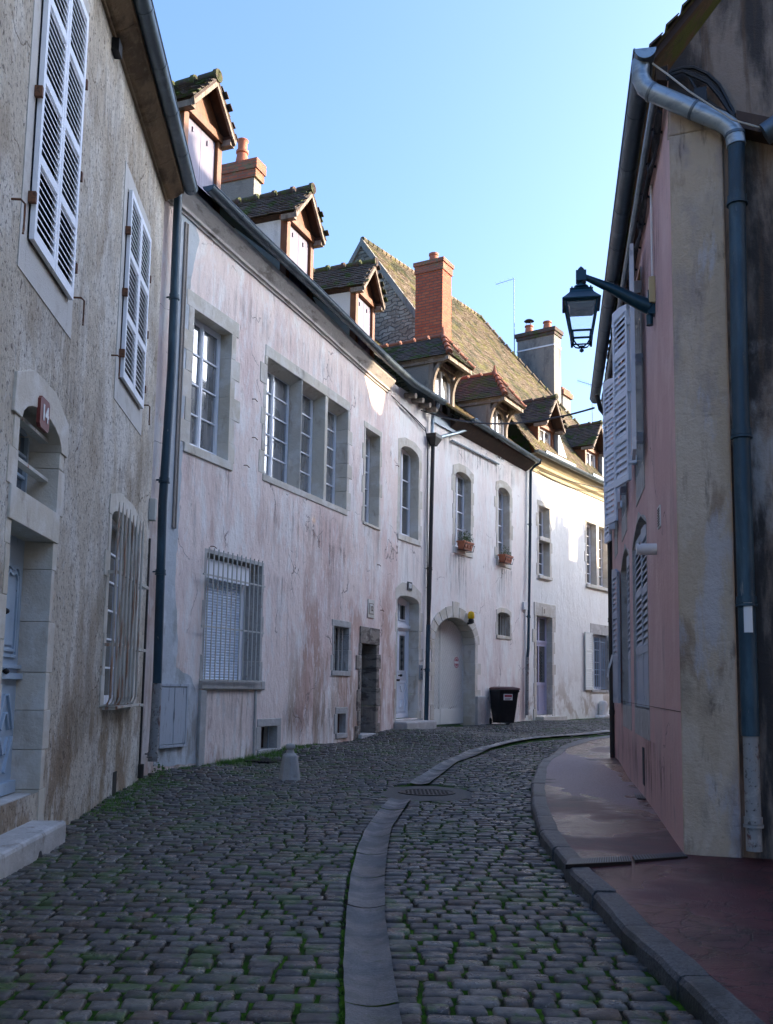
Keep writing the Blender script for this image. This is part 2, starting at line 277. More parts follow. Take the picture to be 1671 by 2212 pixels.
def text(name, body, size, fr, u, v, w, m, parent, bold=.0):
    cu = bpy.data.curves.new(name, 'FONT'); cu.body = body; cu.size = size; cu.align_x = 'CENTER'; cu.align_y = 'CENTER'; cu.extrude = .002; cu.offset = bold
    t = bpy.data.objects.new('tmp', cu); C.objects.link(t); bpy.context.view_layer.update()
    me = bpy.data.meshes.new_from_object(t.evaluated_get(bpy.context.evaluated_depsgraph_get())); C.objects.unlink(t); bpy.data.objects.remove(t)
    org = ORG[parent.name]; sg = 1 if fr.U.cross(fr.V).dot(fr.W) > 0 else -1
    # text must read left to right for the person in the street
    for q in me.vertices: q.co = fr.P(u + sg * q.co.x, v + q.co.y, w + q.co.z) - org
    me.materials.clear(); me.materials.append(M[m]); me.name = name
    o = bpy.data.objects.new(name, me); C.objects.link(o); o.parent = parent; ORG[o.name] = org; return o

def arc(u0, u1, v1, rise, n=10):      # from right spring to left spring over the crown
    if rise <= 0: return [(u1, v1), (u0, v1)]
    uc = (u0 + u1) / 2; h = (u1 - u0) / 2
    return [(uc + h * math.cos(math.pi * i / n), v1 + rise * math.sin(math.pi * i / n)) for i in range(n + 1)]
def hole(u0, u1, v0, v1, rise=0): return [(u0, v0), (u1, v0)] + arc(u0, u1, v1, rise)

def jambs(mb, u0, u1, v0, v1, depth, wd, both=(1, 1), proud=.010):
    for side in (0, 1):
        if not both[side]: continue
        v = v0; k = 0
        while v < v1 - .02:
            h = min(rr(.28, .46), v1 - v)
            if v1 - v - h < .14: h = v1 - v
            ww = wd * (rr(.75, 1.1) if k % 2 else rr(1.2, 2.1)); pr = proud + rr(-.003, .004)
            if side == 0: mb.box(u0 - ww, u0 + .003, v + .002, v + h - .002, -depth, pr)
            else: mb.box(u1 - .003, u1 + ww, v + .002, v + h - .002, -depth, pr)
            v += h; k += 1
def lintel(mb, u0, u1, v1, rise, h, wd, depth, proud=.013):
    if rise <= 0: mb.box(u0 - wd, u1 + wd, v1, v1 + h, -depth, proud); return
    a = arc(u0, u1, v1, rise)
    top = [(u0 - wd, v1), (u0 - wd * .9, v1 + rise * .9 + h * .5), (u0 + (u1 - u0) * .22, v1 + rise + h), (u0 + (u1 - u0) * .75, v1 + rise + h * 1.02), (u1 + wd * .95, v1 + rise * .8 + h * .55), (u1 + wd, v1)]
    mb.prism(a[::-1][:1] + top[:1] + top[1:-1] + top[-1:] + a[:1] + a[1:-1], -depth, proud)

def casement(H, F, u0, u1, v0, v1, depth=.2, leaves=2, rows=4, cols=1, m='wpaint', pane='curtain', label=None, transom=None, name='window'):
    mb = MB(F); d = -depth; t = .045; pn = MB(F)
    mb.box(u0, u0 + t, v0, v1, d - .06, d); mb.box(u1 - t, u1, v0, v1, d - .06, d); mb.box(u0 + t, u1 - t, v1 - t, v1, d - .06, d); mb.box(u0 + t, u1 - t, v0, v0 + t * 1.3, d - .06, d + .012)
    segs = [(v0 + t * 1.3, v1 - t, rows)]
    if transom:
        vt = transom[0]; mb.box(u0 + t, u1 - t, vt, vt + .07, d - .06, d + .015); segs = [(v0 + t * 1.3, vt, rows), (vt + .07, v1 - t, transom[1])]
    for a, b, nr in segs:
        lw = (u1 - u0 - 2 * t) / leaves
        for k in range(leaves):
            x0 = u0 + t + k * lw; x1 = x0 + lw; s = .042
            mb.box(x0 + .003, x0 + s, a + .003, b - .003, d - .045, d + .014); mb.box(x1 - s, x1 - .003, a + .003, b - .003, d - .045, d + .014)
            mb.box(x0 + s, x1 - s, a + .003, a + s * 1.3, d - .045, d + .012); mb.box(x0 + s, x1 - s, b - s, b - .003, d - .045, d + .012)
            for j in range(1, nr):
                y = a + s + (b - a - 2 * s) * j / nr; mb.box(x0 + s, x1 - s, y - .012, y + .012, d - .035, d + .006)
            for j in range(1, cols):
                x = x0 + s + (x1 - x0 - 2 * s) * j / cols; mb.box(x - .012, x + .012, a + s, b - s, d - .035, d + .004)
            # each pane sits at its own tiny angle, so reflections break from one to the next
            for j in range(nr):
                ya = a + s + (b - a - 2 * s) * j / nr; yb = a + s + (b - a - 2 * s) * (j + 1) / nr; e = [rr(-.003, .003) for _ in range(4)]
                pn.quad((x0 + s - .01, ya, d - .02 + e[0]), (x1 - s + .01, ya, d - .02 + e[1]), (x1 - s + .01, yb, d - .02 + e[2]), (x0 + s - .01, yb, d - .02 + e[3]))
        if leaves == 2: mb.box((u0 + u1) / 2 - .02, (u0 + u1) / 2 + .02, a, b, d - .01, d + .026)
    o = mb.build(name, m, H)
    if label: o['label'] = label
    pn.build('pane', pane, o)
    return o
def add_sill(o, F, u0, u1, v0, depth, out=.05, h=.11, ext=.08, m='stone'):
    MB(F).box(u0 - ext, u1 + ext, v0 - h, v0, -depth - .05, out).build('sill', m, o, bevel=.012)
def stone_window(H, F, holes, u0, u1, v0, v1, rise=0, depth=.2, wd=.13, lh=.2, sill=.1, so=.03, **k):
    holes.append(hole(u0, u1, v0, v1, rise))
    o = casement(H, F, u0, u1, v0, v1 + rise * .97, depth, **k)
    mb = MB(F); jambs(mb, u0, u1, v0, v1, depth + .05, wd); lintel(mb, u0, u1, v1, rise, lh, wd * 1.25, depth + .05)
    mb.build('stone_surround', 'stone', o)
    if sill: add_sill(o, F, u0, u1, v0, depth, so, sill, wd * .9)
    return o
def pxrect(F, tl, br, w=0):
    a = F.uv(*tl, w); b = F.uv(*br, w); return a[0], b[0], b[1], a[1]
def bars(name, parent, F, u0, u1, v0, v1, w, n, rails, m='iron', r=.011, ext=.06, back=0):
    mb = MB(F)
    for i in range(n):
        u = u0 + (u1 - u0) * (i + .5) / n + rr(-.004, .004); mb.tube([(u, v0, w), (u + rr(-.004, .004), (v0 + v1) / 2, w + rr(-.004, .004)), (u, v1, w)], r, 6)
    for v in rails: mb.box(u0 - ext, u1 + ext, v - .012, v + .012, w - .02, w - .004)
    if back:
        for v in rails:
            mb.box(u0 - ext, u0 - ext + .025, v - .012, v + .012, back, w - .02); mb.box(u1 + ext - .025, u1 + ext, v - .012, v + .012, back, w - .02)
    return mb.build(name, m, parent)
def louvre(name, parent, fr, wd, h, m='wpaint', rise=0, th=.035, pan=0, sections=3, pitch=.055):
    """louvred shutter leaf: local u 0..wd, v 0..h, w thickness"""
    mb = MB(fr); s = .055
    mb.box(0, s, 0, h, 0, th); mb.box(wd - s, wd, 0, h - 0, 0, th)
    cuts = [s * 1.4 if not pan else pan] + [h * (i + 1) / sections if i < sections - 1 else h - s * 1.2 for i in range(sections)]
    mb.box(s, wd - s, 0, s * 1.4, .001, th - .001)
    if pan: mb.box(s, wd - s, s * 1.4, pan, .008, th - .012); mb.box(s + .05, wd - s - .05, s * 1.4 + .06, pan - .06, .004, th - .004)
    for i in range(sections):
        a, b = cuts[i] + (.035 if i else 0), cuts[i + 1] - (.035 if i < sections - 1 else 0)
        if i < sections - 1: mb.box(s, wd - s, b, b + .07, .001, th - .001)
        n = max(2, int((b - a) / pitch)); p = (b - a) / n
        for k in range(n):
            y = a + p * k
            mb.add([(s, y + p * .05, th - .003), (wd - s, y + p * .05, th - .003), (wd - s, y + p * .95, .006), (s, y + p * .95, .006), (s, y + p * .05 + .012, th - .003), (wd - s, y + p * .05 + .012, th - .003), (wd - s, y + p * .95 + .006, .006), (s, y + p * .95 + .006, .006)],
                   [(0, 1, 2, 3), (4, 5, 6, 7), (0, 1, 5, 4), (3, 2, 6, 7)])
    if rise:
        mb.prism([(0, h - s * 1.2), (wd, h - s * 1.2), (wd, h + rise), (wd * .5, h + rise * .8), (0, h)], .001, th - .001)
    else: mb.box(s, wd - s, h - s * 1.2, h, .001, th - .001)
    return mb.build(name, m, parent)
def gutter(H, F, path, r=.085, m='zinc', band=.9, name='gutter'):
    mb = MB(F); n = 10
    prof = [(r * math.cos(math.pi + math.pi * i / n), r * math.sin(math.pi + math.pi * i / n)) for i in range(n + 1)]
    inn = [(a * .93, b * .93) for a, b in prof[::-1]]
    mb.sweep(prof + inn, path)
    mb.tube([(u, v, w + r) for u, v, w in path], .011, 6)
    L = 0
    for k in range(len(path) - 1):
        a, b = V3(path[k]), V3(path[k + 1]); d = (b - a).length; x = band - L
        while x < d:
            q = a + (b - a) * (x / d); dd = (b - a).normalized() * .022
            mb.sweep([(c * 1.05, e * 1.05) for c, e in prof] + [(c * .98, e * .98) for c, e in prof[::-1]], [tuple(q - dd), tuple(q + dd)]); x += band
        L = (L + d) % band
    for q in (path[0], path[-1]): mb.add([(q[0], q[1] + b, q[2] + a) for a, b in prof], [tuple(range(n + 1))])
    return mb.build(name, m, H, smooth=True)
def pipe(H, F, path, r=.05, collars=(), m='zinc', name='downpipe', n=14):
    mb = MB(F); mb.tube(path, r, n)
    for c in collars:
        for k in range(len(path) - 1):
            a, b = V3(path[k]), V3(path[k + 1])
            if (a[1] - c) * (b[1] - c) <= 0 and a[1] != b[1]:
                q = a + (b - a) * ((c - a[1]) / (b[1] - a[1])); t = (b - a).normalized()
                mb.tube([tuple(q - t * .025), tuple(q + t * .025)], r * 1.16, n); mb.tube([tuple(q + t * .03), tuple(q + t * .05)], r * 1.26, n)
                mb.box(q[0] - .008, q[0] + .008, q[1] - .01, q[1] + .01, -.02, q[2]); break
    return mb.build(name, m, H, smooth=True)
def tiles(name, parent, fr, a0, a1, b0, b1, inside, m, tw=.17, ex=.105, jit=.006, sheet=None):
    mb = MB(fr); row = 0; b = b0
    while b < b1:
        a = a0 - (tw / 2 if row % 2 else 0) + rr(-.02, .02)
        while a < a1:
            w = tw * rr(.93, 1.05)
            if inside(a + w / 2, b + ex / 2):
                x0, x1 = a + .003, a + w - .003; y0 = b + rr(-jit, jit) * 1.6; y1 = b + ex * 1.25; h0 = .032 + rr(-jit, jit); h1 = h0 + rr(-jit, jit) * .7
                mb.add([(x0, y0, h0), (x1, y0, h1), (x1, y1, .012), (x0, y1, .012), (x0, y0, h0 - .02), (x1, y0, h1 - .02), (x1, y1, 0), (x0, y1, 0)],
                       [(0, 1, 2, 3), (0, 4, 5, 1), (0, 3, 7, 4), (1, 5, 6, 2)])
            a += w
        b += ex; row += 1
    if sheet: mb.sheet(sheet, w=-.012)
    return mb.build(name, m, parent)
def inpoly(poly):
    def f(x, y):
        c = False; n = len(poly)
        for i in range(n):
            x0, y0 = poly[i]; x1, y1 = poly[(i + 1) % n]
            if (y0 > y) != (y1 > y) and x < (x1 - x0) * (y - y0) / (y1 - y0) + x0: c = not c
        return c
    return f
def ridge_tiles(mb, a, b, r=.085, L=.38, fr=None):
    a, b = V3(a), V3(b); n = max(1, int((b - a).length / L)); s = (b - a) / n
    for i in range(n):
        p = a + s * i; q = p + s; j = rr(-.006, .006)
        mb.tube([tuple(p + V3((0, j, 0))), tuple(p + s * .85 + V3((0, j, 0)))], [r, r * .86], 10, fr)
        mb.tube([tuple(p), tuple(p + s * .16)], r * 1.22, 10, fr)
def stain(H, F, u0, u1, vt, ln, col=(.16, .11, .08), st=.38):
    wide = (u1 - u0) > 3.4; key = 'rain_stain_%d_%d_%d' % (int(col[0] * 1000), int(st * 100), wide)
    if key not in MATS:
        m = bpy.data.materials.new(key); m.use_nodes = True; nt = m.node_tree; b = nt.nodes['Principled BSDF']; b.inputs['Base Color'].default_value = c4(col); b.inputs['Roughness'].default_value = .95; b.inputs['Specular IOR Level'].default_value = .1
        tc = _n(nt, 'ShaderNodeTexCoord'); s = _n(nt, 'ShaderNodeSeparateXYZ'); nt.links.new(tc.outputs['Generated'], s.inputs[0])
        f = _mr(nt, _noise(nt, tc.outputs['Object'], (11, 11, .7), 6, .65), .42, .66); f = _mul(nt, f, _mr(nt, s.outputs[2], 0, .5 if wide else 1, 0, st, False)); f = _mul(nt, f, _mr(nt, s.outputs[2], 1.0, .55 if wide else .96)); f = _mul(nt, f, _mr(nt, s.outputs[0], 0, .15)); f = _mul(nt, f, _mr(nt, s.outputs[0], 1, .85))
        f = _mul(nt, f, _mr(nt, _noise(nt, tc.outputs['Object'], (3, 3, 2), 5), .4, .55, .35, 1)); nt.links.new(f, b.inputs['Alpha']); MATS[key] = m
    return MB(F).quad((u0, vt - ln, .0045), (u1, vt - ln, .0045), (u1, vt, .0045), (u0, vt, .0045)).build('rain_stain', MATS[key], H)
SL = .84   # main roof slope of the pink houses
def dormer(H, F, uc, hw, vt, vb, dv, ow=.2, w0=0, vg=8.75, we=.35, sl=SL, hip=0, roofm='tileM', wood='oak', fill='shutter', cheek='white', label=None, wa=-.1, ro=.08):
    mb = MB(F); P = .13
    mb.box(uc - hw, uc - hw + P, vb, vt, w0 - .14, w0); mb.box(uc + hw - P, uc + hw, vb, vt, w0 - .14, w0)
    mb.box(uc - hw - .05, uc + hw + .05, vt, vt + .13, w0 - .15, w0 + .03); mb.box(uc - hw + P, uc + hw - P, vb - .02, vb + .08, w0 - .14, w0 + .02)
    o = mb.build('dormer', wood, H, bevel=.008)
    if label: o['label'] = label
    ve = vt + .10; wr = hw + ro; vr = ve + dv
    def wback(v): return we - (v - vg) / sl - .15
    # cheeks
    mb = MB(F)
    for s in (-1, 1):
        u = uc + s * (hw - .02); mb.ext([(w0 - .12, vb - .3), (w0 - .12, vt + .02), (wback(vt), vt + .02), (min(w0 - .13, wback(vb - .3) + .1), vb - .3)], u - .03 * (s > 0) * 1, u + .03 * (s < 0))
    mb.build('cheek', cheek, o)
    ang = math.atan2(dv, wr); Ls = math.hypot(dv, wr)
    wf = w0 + ow
    for s in (-1, 1):
        Uv = -F.W; Vv = (F.U * (-s) * math.cos(ang) + F.V * math.sin(ang)); Nv = (F.U * s * math.sin(ang) + F.V * math.cos(ang))
        fr = Fr(F.P(uc + s * wr, ve, wf), Uv, Vv, Nv)
        de = wf - wback(ve); dr = wf - wback(vr); hp = (wf - wa) if hip else 0
        poly = [(0, 0), (de, 0), (dr, Ls), (hp, Ls)]
        ins = inpoly([(-.02, -.02), (de + .15, -.02), (dr + .15, Ls), (hp, Ls)])
        tiles('roof', o, fr, -.01, dr + .1, -.02, Ls - .04, ins, roofm, tw=.15, ex=.088, sheet=poly)
        b = MB(fr); b.prism(poly, -.045, -.016); b.box(.02, de, .0, .08, -.12, -.05); b.build('roof_boarding', 'darkwood' if wood != 'greywood' else 'greywood', o)
    if hip:
        d = wf - wa; a2 = math.atan2(dv, d); L2 = math.hypot(dv, d)
        Uv = F.U; Vv = (-F.W * math.cos(a2) + F.V * math.sin(a2)); Nv = (F.W * math.sin(a2) + F.V * math.cos(a2)); fr = Fr(F.P(uc - wr, ve, wf), Uv, Vv, Nv)
        poly = [(0, 0), (2 * wr, 0), (wr, L2)]; tiles('roof', o, fr, 0, 2 * wr, -.02, L2 - .05, inpoly(poly), roofm, tw=.15, ex=.088, sheet=poly)
        MB(fr).prism(poly, -.05, -.016).build('roof_boarding', 'greywood', o)
        b = MB(F); ridge_tiles(b, (uc, vr + .02, wa), (uc, vr + .02, wback(vr)), .07)
        for s in (-1, 1): ridge_tiles(b, (uc + s * wr, ve + .03, wf), (uc, vr + .03, wa), .075, .26)
        b.lathe((uc, vr + .03, wa), [(.07, 0), (.05, .1), (.02, .24), (0.005, .25)], 8)
        b.build('ridge_tile', 'terra', o, smooth=True)
        b = MB(F)     # eaves beams and curved braces
        b.box(uc - wr + .02, uc + wr - .02, ve - .13, ve - .03, wf - .13, wf - .03)
        for s in (-1, 1):
            ue = uc + s * (wr - .07); b.box(min(ue, ue - s * .1), max(ue, ue - s * .1), ve - .14, ve - .04, wback(ve), wf - .02)
            up = uc + s * (hw - P / 2); arcp = []
            D = wf - .08 - w0; Hh = .62
            outer = [(w0 + D * (1 - math.cos(t)) , vt - Hh + Hh * math.sin(t)) for t in [i * math.pi / 2 / 8 for i in range(9)]]
            inner = [(w0 + (D + 0) * (1 - math.cos(t)) - .09 * math.cos(t) * 1.0 + 0, vt - Hh + Hh * math.sin(t) + .09 * math.sin(t)) for t in [i * math.pi / 2 / 8 for i in range(9)]]
            b.ext(outer + inner[::-1], up - .05, up + .05)
        # arched head over the window
        a = arc(uc - hw + P, uc + hw - P, vt - .42, .34, 12)
        b.prism([(uc + hw - P, vt)] + [(uc - hw + P, vt)] + a[::-1], w0 - .1, w0 - .02)
        b.build('brace', wood, o)
    else:
        b = MB(F); b.prism([(uc - hw, vt + .13), (uc + hw, vt + .13), (uc, vt + .13 + (hw) * dv / wr * .97)], w0 - .08, w0 - .02); b.build('gable_board', wood, o)
        b = MB(F); t = .10
        for s in (-1, 1):
            n = (s * math.sin(ang) * t, math.cos(ang) * t)
            b.prism([(uc + s * wr, ve - .01), (uc, vr - .01), (uc, vr - .01 - t / math.cos(ang)), (uc + s * (wr - .03), ve - .02 - t * 1.05)][::s], wf - .05, wf - .005)
            b.box(min(uc + s * wr, uc + s * (wr - .12)), max(uc + s * wr, uc + s * (wr - .12)), ve - .14, ve - .04, w0 - .1, wf - .05)
        b.build('barge_board', 'greywood' if wood == 'oak' else wood, o)
        b = MB(F); ridge_tiles(b, (uc, vr + .01, wf + .02), (uc, vr + .01, wback(vr))); b.build('ridge_tile', 'tileR', o, smooth=True)
    a0, a1, y0, y1 = uc - hw + P, uc + hw - P, vb + .08, vt - (.0 if not hip else .05)
    if fill == 'shutter':
        b = MB(F); n = 2; w = (a1 - a0) / n
        for i in range(n):
            x = a0 + i * w; b.box(x + .004, x + w - .004, y0, y1 - .01, w0 - .09, w0 - .055)
            for yy in (y0 + .2, y1 - .2): b.box(x + w * .4, x + w * .4 + .02, yy, yy + .08, w0 - .055, w0 - .035)
        b.build('shutter', 'lilac', o)
    else:
        b = MB(F); b.box(a0, a1, y0, y1, w0 - .16, w0 - .12); q = b.build('window_pane', 'curtain', o)
        b = MB(F)
        for x in (a0, (a0 + a1) / 2 - .03, a1 - .06): b.box(x, x + .06, y0, y1, w0 - .12, w0 - .07)
        for y in (y0, y1 - .06): b.box(a0 + .06, a1 - .06, y, y + .06, w0 - .118, w0 - .075)
        b.build('window_frame', 'wpaint', o)
    return o
def roofplane(H, F, u0, u1, we, ve, sl, wr_, m, name='roof', poly=None, ul=None):
    """street-side slope, from the eave (we, ve) back to w = wr_"""
    a = math.atan(sl); Ls = (we - wr_) / math.cos(a)
    fr = Fr(F.P(0, ve, we), F.U, -F.W * math.cos(a) + F.V * math.sin(a), F.W * math.sin(a) + F.V * math.cos(a))
    poly = poly or [(u0, 0), (u1, 0), (u1, Ls), (u0, Ls)]
    us = [p[0] for p in poly]
    o = tiles(name, H, fr, min(us), max(us), 0, Ls, inpoly(poly), m, sheet=poly)
    return o, fr, Ls
def plain_roof(H, F, u0, u1, we, ve, sl, wr_, name='roof', m='tileM', back=True):
    vr = ve + sl * (we - wr_); mb = MB(F)
    mb.quad((u0, ve, we), (u1, ve, we), (u1, vr, wr_), (u0, vr, wr_))
    if back: mb.quad((u0, ve - .4, 2 * wr_ - we), (u1, ve - .4, 2 * wr_ - we), (u1, vr, wr_), (u0, vr, wr_))
    return mb.build(name, m, H)
def wall(H, F, outer, holes, m, name='wall'):
    return MB(F).sheet(outer, holes).build(name, m, H)
def body(H, F, u0, u1, v1, depth, m, name='rear_wall'):
    mb = MB(F); mb.quad((u0, -.5, -depth), (u1, -.5, -depth), (u1, v1, -depth), (u0, v1, -depth))
    return mb.build(name, m, H)

# ================================================================== HOUSE 14 (rough limestone, far left)
A = thing('townhouse', FA.P(-1, g(-3, 9)), 'rough grey-beige rendered house with tall white louvred shutters at the left edge', 'house')
hs = []
dl, dr, dtop = -2.14, -1.0, 2.57
db = .42
hs.append(hole(dl, dr, db, dtop))
tu0 = FA.uv(39, 960)[0]; tu1 = FA.uv(128, 978)[0]; tv1 = FA.uv(128, 978)[1]; tv0 = 2.83; tr = .2
hs.append(hole(tu0, tu1, tv0, tv1, tr))
gu0 = FA.uv(243, 1090)[0]; gu1 = FA.uv(300, 1108)[0]; gv0 = 1.09; gv1 = 3.22; grz = .12
hs.append(hole(gu0, gu1, gv0, gv1, grz))
AE = 3.56
wall(A, FA, [(-9, -.6), (AE, -.6), (AE, 8.5), (-9, 8.5)], hs, 'lime')
mb = MB(FA); mb.quad((AE, -.6, 0), (AE, -.6, -9), (AE, 8.5, -9), (AE, 8.5, 0)); mb.quad((-9, -.6, 0), (-9, -.6, -9), (-9, 8.5, -9), (-9, 8.5, 0)); mb.quad((-9, -.6, -9), (AE, -.6, -9), (AE, 8.5, -9), (-9, 8.5, -9)); mb.build('side_wall', 'lime', A)
plain_roof(A, FA, -9.1, AE + .1, .3, 8.5, .8, -4.5)
# carved stone eaves cornice
pr = [(0, 8.20), (.03, 8.20), (.035, 8.23), (.08, 8.235), (.12, 8.25), (.17, 8.275), (.21, 8.31), (.235, 8.33), (.26, 8.33), (.265, 8.42), (0, 8.42)]
mb = MB(FA); u = -9
while u < AE + .02:
    L = rr(.8, 1.15); e = min(u + L, AE + .06); mb.ext([(w, v + 0) for w, v in pr], u + .004, e - .004); u = e
    if e >= AE + .05: break
mb.build('cornice', 'cornice', A)
gutter(A, FA, [(-9, 8.47, .345), (AE + .12, 8.44, .345)], .098)
# front door, deep set, panelled
D0 = -.24
mb = MB(FA); mb.box(dl, dr, db, dtop, D0 - .06, D0)
vm = db + .95
for a, b, y0, y1 in ((dl + .1, (dl + dr) / 2 - .06, vm + .18, dtop - .32), ((dl + dr) / 2 + .06, dr - .1, vm + .18, dtop - .32)):
    for k, t in enumerate((.0, .05)):
        mb.box(a + t, a + t + .025, y0 + t, y1 - t, D0, D0 + .02); mb.box(b - t - .025, b - t, y0 + t, y1 - t, D0, D0 + .02); mb.box(a + t, b - t, y0 + t, y0 + t + .025, D0, D0 + .018)
        n = 12; pts = []
        for i in range(n + 1):
            q = i / n; u_ = a + t + (b - a - 2 * t) * q; v_ = y1 - t + .09 * math.sin(q * math.pi) + .03 * math.sin(q * math.pi * 3); pts.append((u_, v_))
        mb.prism(pts + [(u_, v_ - .028) for u_, v_ in pts[::-1]], D0, D0 + .02)
    mb.box(a + .1, b - .1, y0 + .1, y1 - .12, D0, D0 + .012)
mb.box((dl + dr) / 2 - .035, (dl + dr) / 2 + .035, db, dtop, D0, D0 + .03)
mb.box(dl, dr, vm, vm + .05, D0, D0 + .05); mb.box(dl, dr, vm + .09, vm + .12, D0, D0 + .035)
for a, b in ((dl + .06, (dl + dr) / 2 - .06), ((dl + dr) / 2 + .06, dr - .06)):   # raised diamond bars on the lower panels
    c = (a + b) / 2; mid = db + .5; h = .34; w = (b - a) / 2
    for s in (-1, 1):
        for t in (-1, 1):
            for k in (0, .45):
                p0 = (c + s * w * (.9 - k), mid + t * h * .1); p1 = (c + s * w * (.2 if not k else .0 + .1), mid + t * h * (.95 - k))
                dx, dy = p1[0] - p0[0], p1[1] - p0[1]; l = math.hypot(dx, dy); nx, ny = -dy / l * .016, dx / l * .016
                mb.prism([(p0[0] - nx, p0[1] - ny), (p1[0] - nx, p1[1] - ny), (p1[0] + nx, p1[1] + ny), (p0[0] + nx, p0[1] + ny)], D0, D0 + .025)
mb.box(dl, dr, db, db + .1, D0, D0 + .045)
do = mb.build('front_door', 'bpaint', A, bevel=.004)
for px, py in ((10, 1320), (10, 1450)):
    mb = MB(FA); u, v = FA.uv(px, py, D0 + .05); mb.tube([(u, v, D0), (u, v, D0 + .055)], .012, 8); mb.lathe((u, v, D0 + .065), [(.0, -.026), (.022, -.015), (.028, 0), (.022, .015), (0.0, .026)], 10)
    mb.build('door_knob', 'blackiron', do, smooth=True)
mb = MB(FA); jambs(mb, dl, dr, db - .3, dtop, .3, .10, proud=.008); mb.box(dl - .1, dr + .1, dtop, tv0 - .0, -.3, .022)
jambs(mb, tu0, tu1, tv0, tv1, .3, .12, proud=.008); lintel(mb, tu0, tu1, tv1, tr, .26, .2, .3, proud=.025)
mb.build('stone_surround', 'stone', do, bevel=.005)
fan = casement(A, FA, tu0, tu1, tv0, tv1 + tr, .26, leaves=2, rows=3, name='fanlight', m='bpaint', pane='glass')
mb = MB(FA)
for v in (tv0 + .28, tv0 + .62): mb.box(tu0, tu1, v, v + .03, -.16, -.08)
mb.build('guard_bar', 'iron', fan)
# threshold riser and bench-like stone step
mb = MB(FA); mb.box(dl - .02, dr + .03, db - .28, db - .01, -.3, -.06); mb.build('threshold', 'greystone', A, bevel=.01)
s1 = gpt(143, 1822); s2 = gpt(24, 1900)
st = thing('doorstep', FA.P(-1.9, g(-2.7, 7.5), .2), 'long pale stone doorstep with a brown stain in front of the blue-grey door', 'doorstep')
us1 = (s1 - FA.o).dot(FA.U); ws1 = (s1 - FA.o).dot(FA.W)
MB(FA).prism([(-4.2, -.1), (us1, -.1), (us1, .2), (-4.2, .2)], -.02, ws1).build('slab', 'greystone', st, bevel=.03)
MB(FA).tube([(us1 - .75, .03, ws1 - .02), (us1 - .75, .03, ws1 + .003)], .045, 12).build('drain_hole', 'black', st)
# grille window
gw = casement(A, FA, gu0, gu1, gv0, gv1 + grz, .2, leaves=2, rows=6, pane='glass')
mb = MB(FA); jambs(mb, gu0, gu1, gv0, gv1, .26, .12); lintel(mb, gu0, gu1, gv1, grz, .2, .16, .26); mb.build('stone_surround', 'stone', gw)
bl = FA.uv(232, 1221, .16); br_ = FA.uv(308, 1260, .16)
mb = MB(FA); G0, G1 = FA.uv(252, 1230, .16)[0], FA.uv(305, 1250, .16)[0]
for i in range(8):
    u = G0 + (G1 - G0) * i / 7; mb.tube([(u, 1.1, .05), (u, 1.12, .13), (u, 1.2, .16), (u, 3.16, .16), (u, 3.3 + .03 * (i % 2), .16)], [.014, .014, .014, .014, .003], 6)
for v in (2.55, 1.75): mb.box(gu0 - .1, gu1 + .14, v, v + .035, .125, .147); mb.box(gu0 - .1, gu0 - .07, v, v + .035, -.02, .125); mb.box(gu1 + .11, gu1 + .14, v, v + .035, -.02, .125)
for k in range(3): u = gu0 + (gu1 - gu0) * k / 2; mb.box(u, u + .03, 1.06, 1.09, 0, .16)
mb.box(gu0, gu1 + .1, 1.075, 1.1, .03, .16)
mb.build('window_grille', mat('rust_streaked_grille', (.50, .47, .40), [((.27, .12, .05), (14, 14, 1.5), .5, .64, .9)], .7, bumps=[(50, .003)]), gw)
# louvred shutters (closed) with plaster bands round them
def closed_shutters(H, F, u0, u1, v0, v1, sections, wdt='wpaint', th=.04):
    for s in (0, 1):
        a = u0 + (u1 - u0) / 2 * s; fr = F.sub(a + .004, v0, .02); louvre('shutter', H, fr, (u1 - u0) / 2 - .008, v1 - v0, wdt, 0, th, sections=sections, pitch=.062)
    MB(F).box(u0 + .02, u1 - .02, v0 + .02, v1 - .02, .003, .012).build('shutter_shadow_board', 'navy', H)  # dark sheet added on the wall, stands in for shade behind the slats
    mb = MB(F); k = .17
    mb.box(u0 - k, u0 - .01, v0 - .3, v1 + .25, 0, .008); mb.box(u1 + .01, u1 + k, v0 - .3, v1 + .25, 0, .009); mb.box(u0 - .01, u1 + .01, v0 - .3, v0 - .012, 0, .0085); mb.box(u0 - .01, u1 + .01, v1 + .01, v1 + .25, 0, .0085)
    sur = mb.build('plaster_surround', mat('pale_lime_band', (.55, .53, .49), [((.40, .37, .32), 4, .5, .7, .6)], .9, bumps=[(50, .006)]), H)
    mb = MB(F)
    for s in (u0 - .05, u1 + .015):
        for q in (.1, .42, .75): v = v0 + (v1 - v0) * q; MB(F).box(s, s + .035, v, v + .09, .01, .07).build('hinge', 'rust', sur)
    mb = MB(F)
    for s in (u0 - .32, u1 + .28): v = v0 + .12; mb.tube([(s - .06, v, 0), (s - .06, v, .07), (s + .01, v, .08), (s + .01, v - .2, .08), (s - .03, v - .25, .09)], .009, 6); mb.build('shutter_hook', 'rust', sur); mb = MB(F)
a = FA.uv(65, 521, .03); b = FA.uv(152, 649, .03); c = FA.uv(182, 167, .03)
closed_shutters(A, FA, a[0], b[0], b[1], 7.55, 4)
a = FA.uv(284, 415, .03); b = FA.uv(306, 884, .03); c = FA.uv(322, 515, .03)
closed_shutters(A, FA, FA.uv(262, 800, .03)[0], b[0], b[1], c[1], 3)
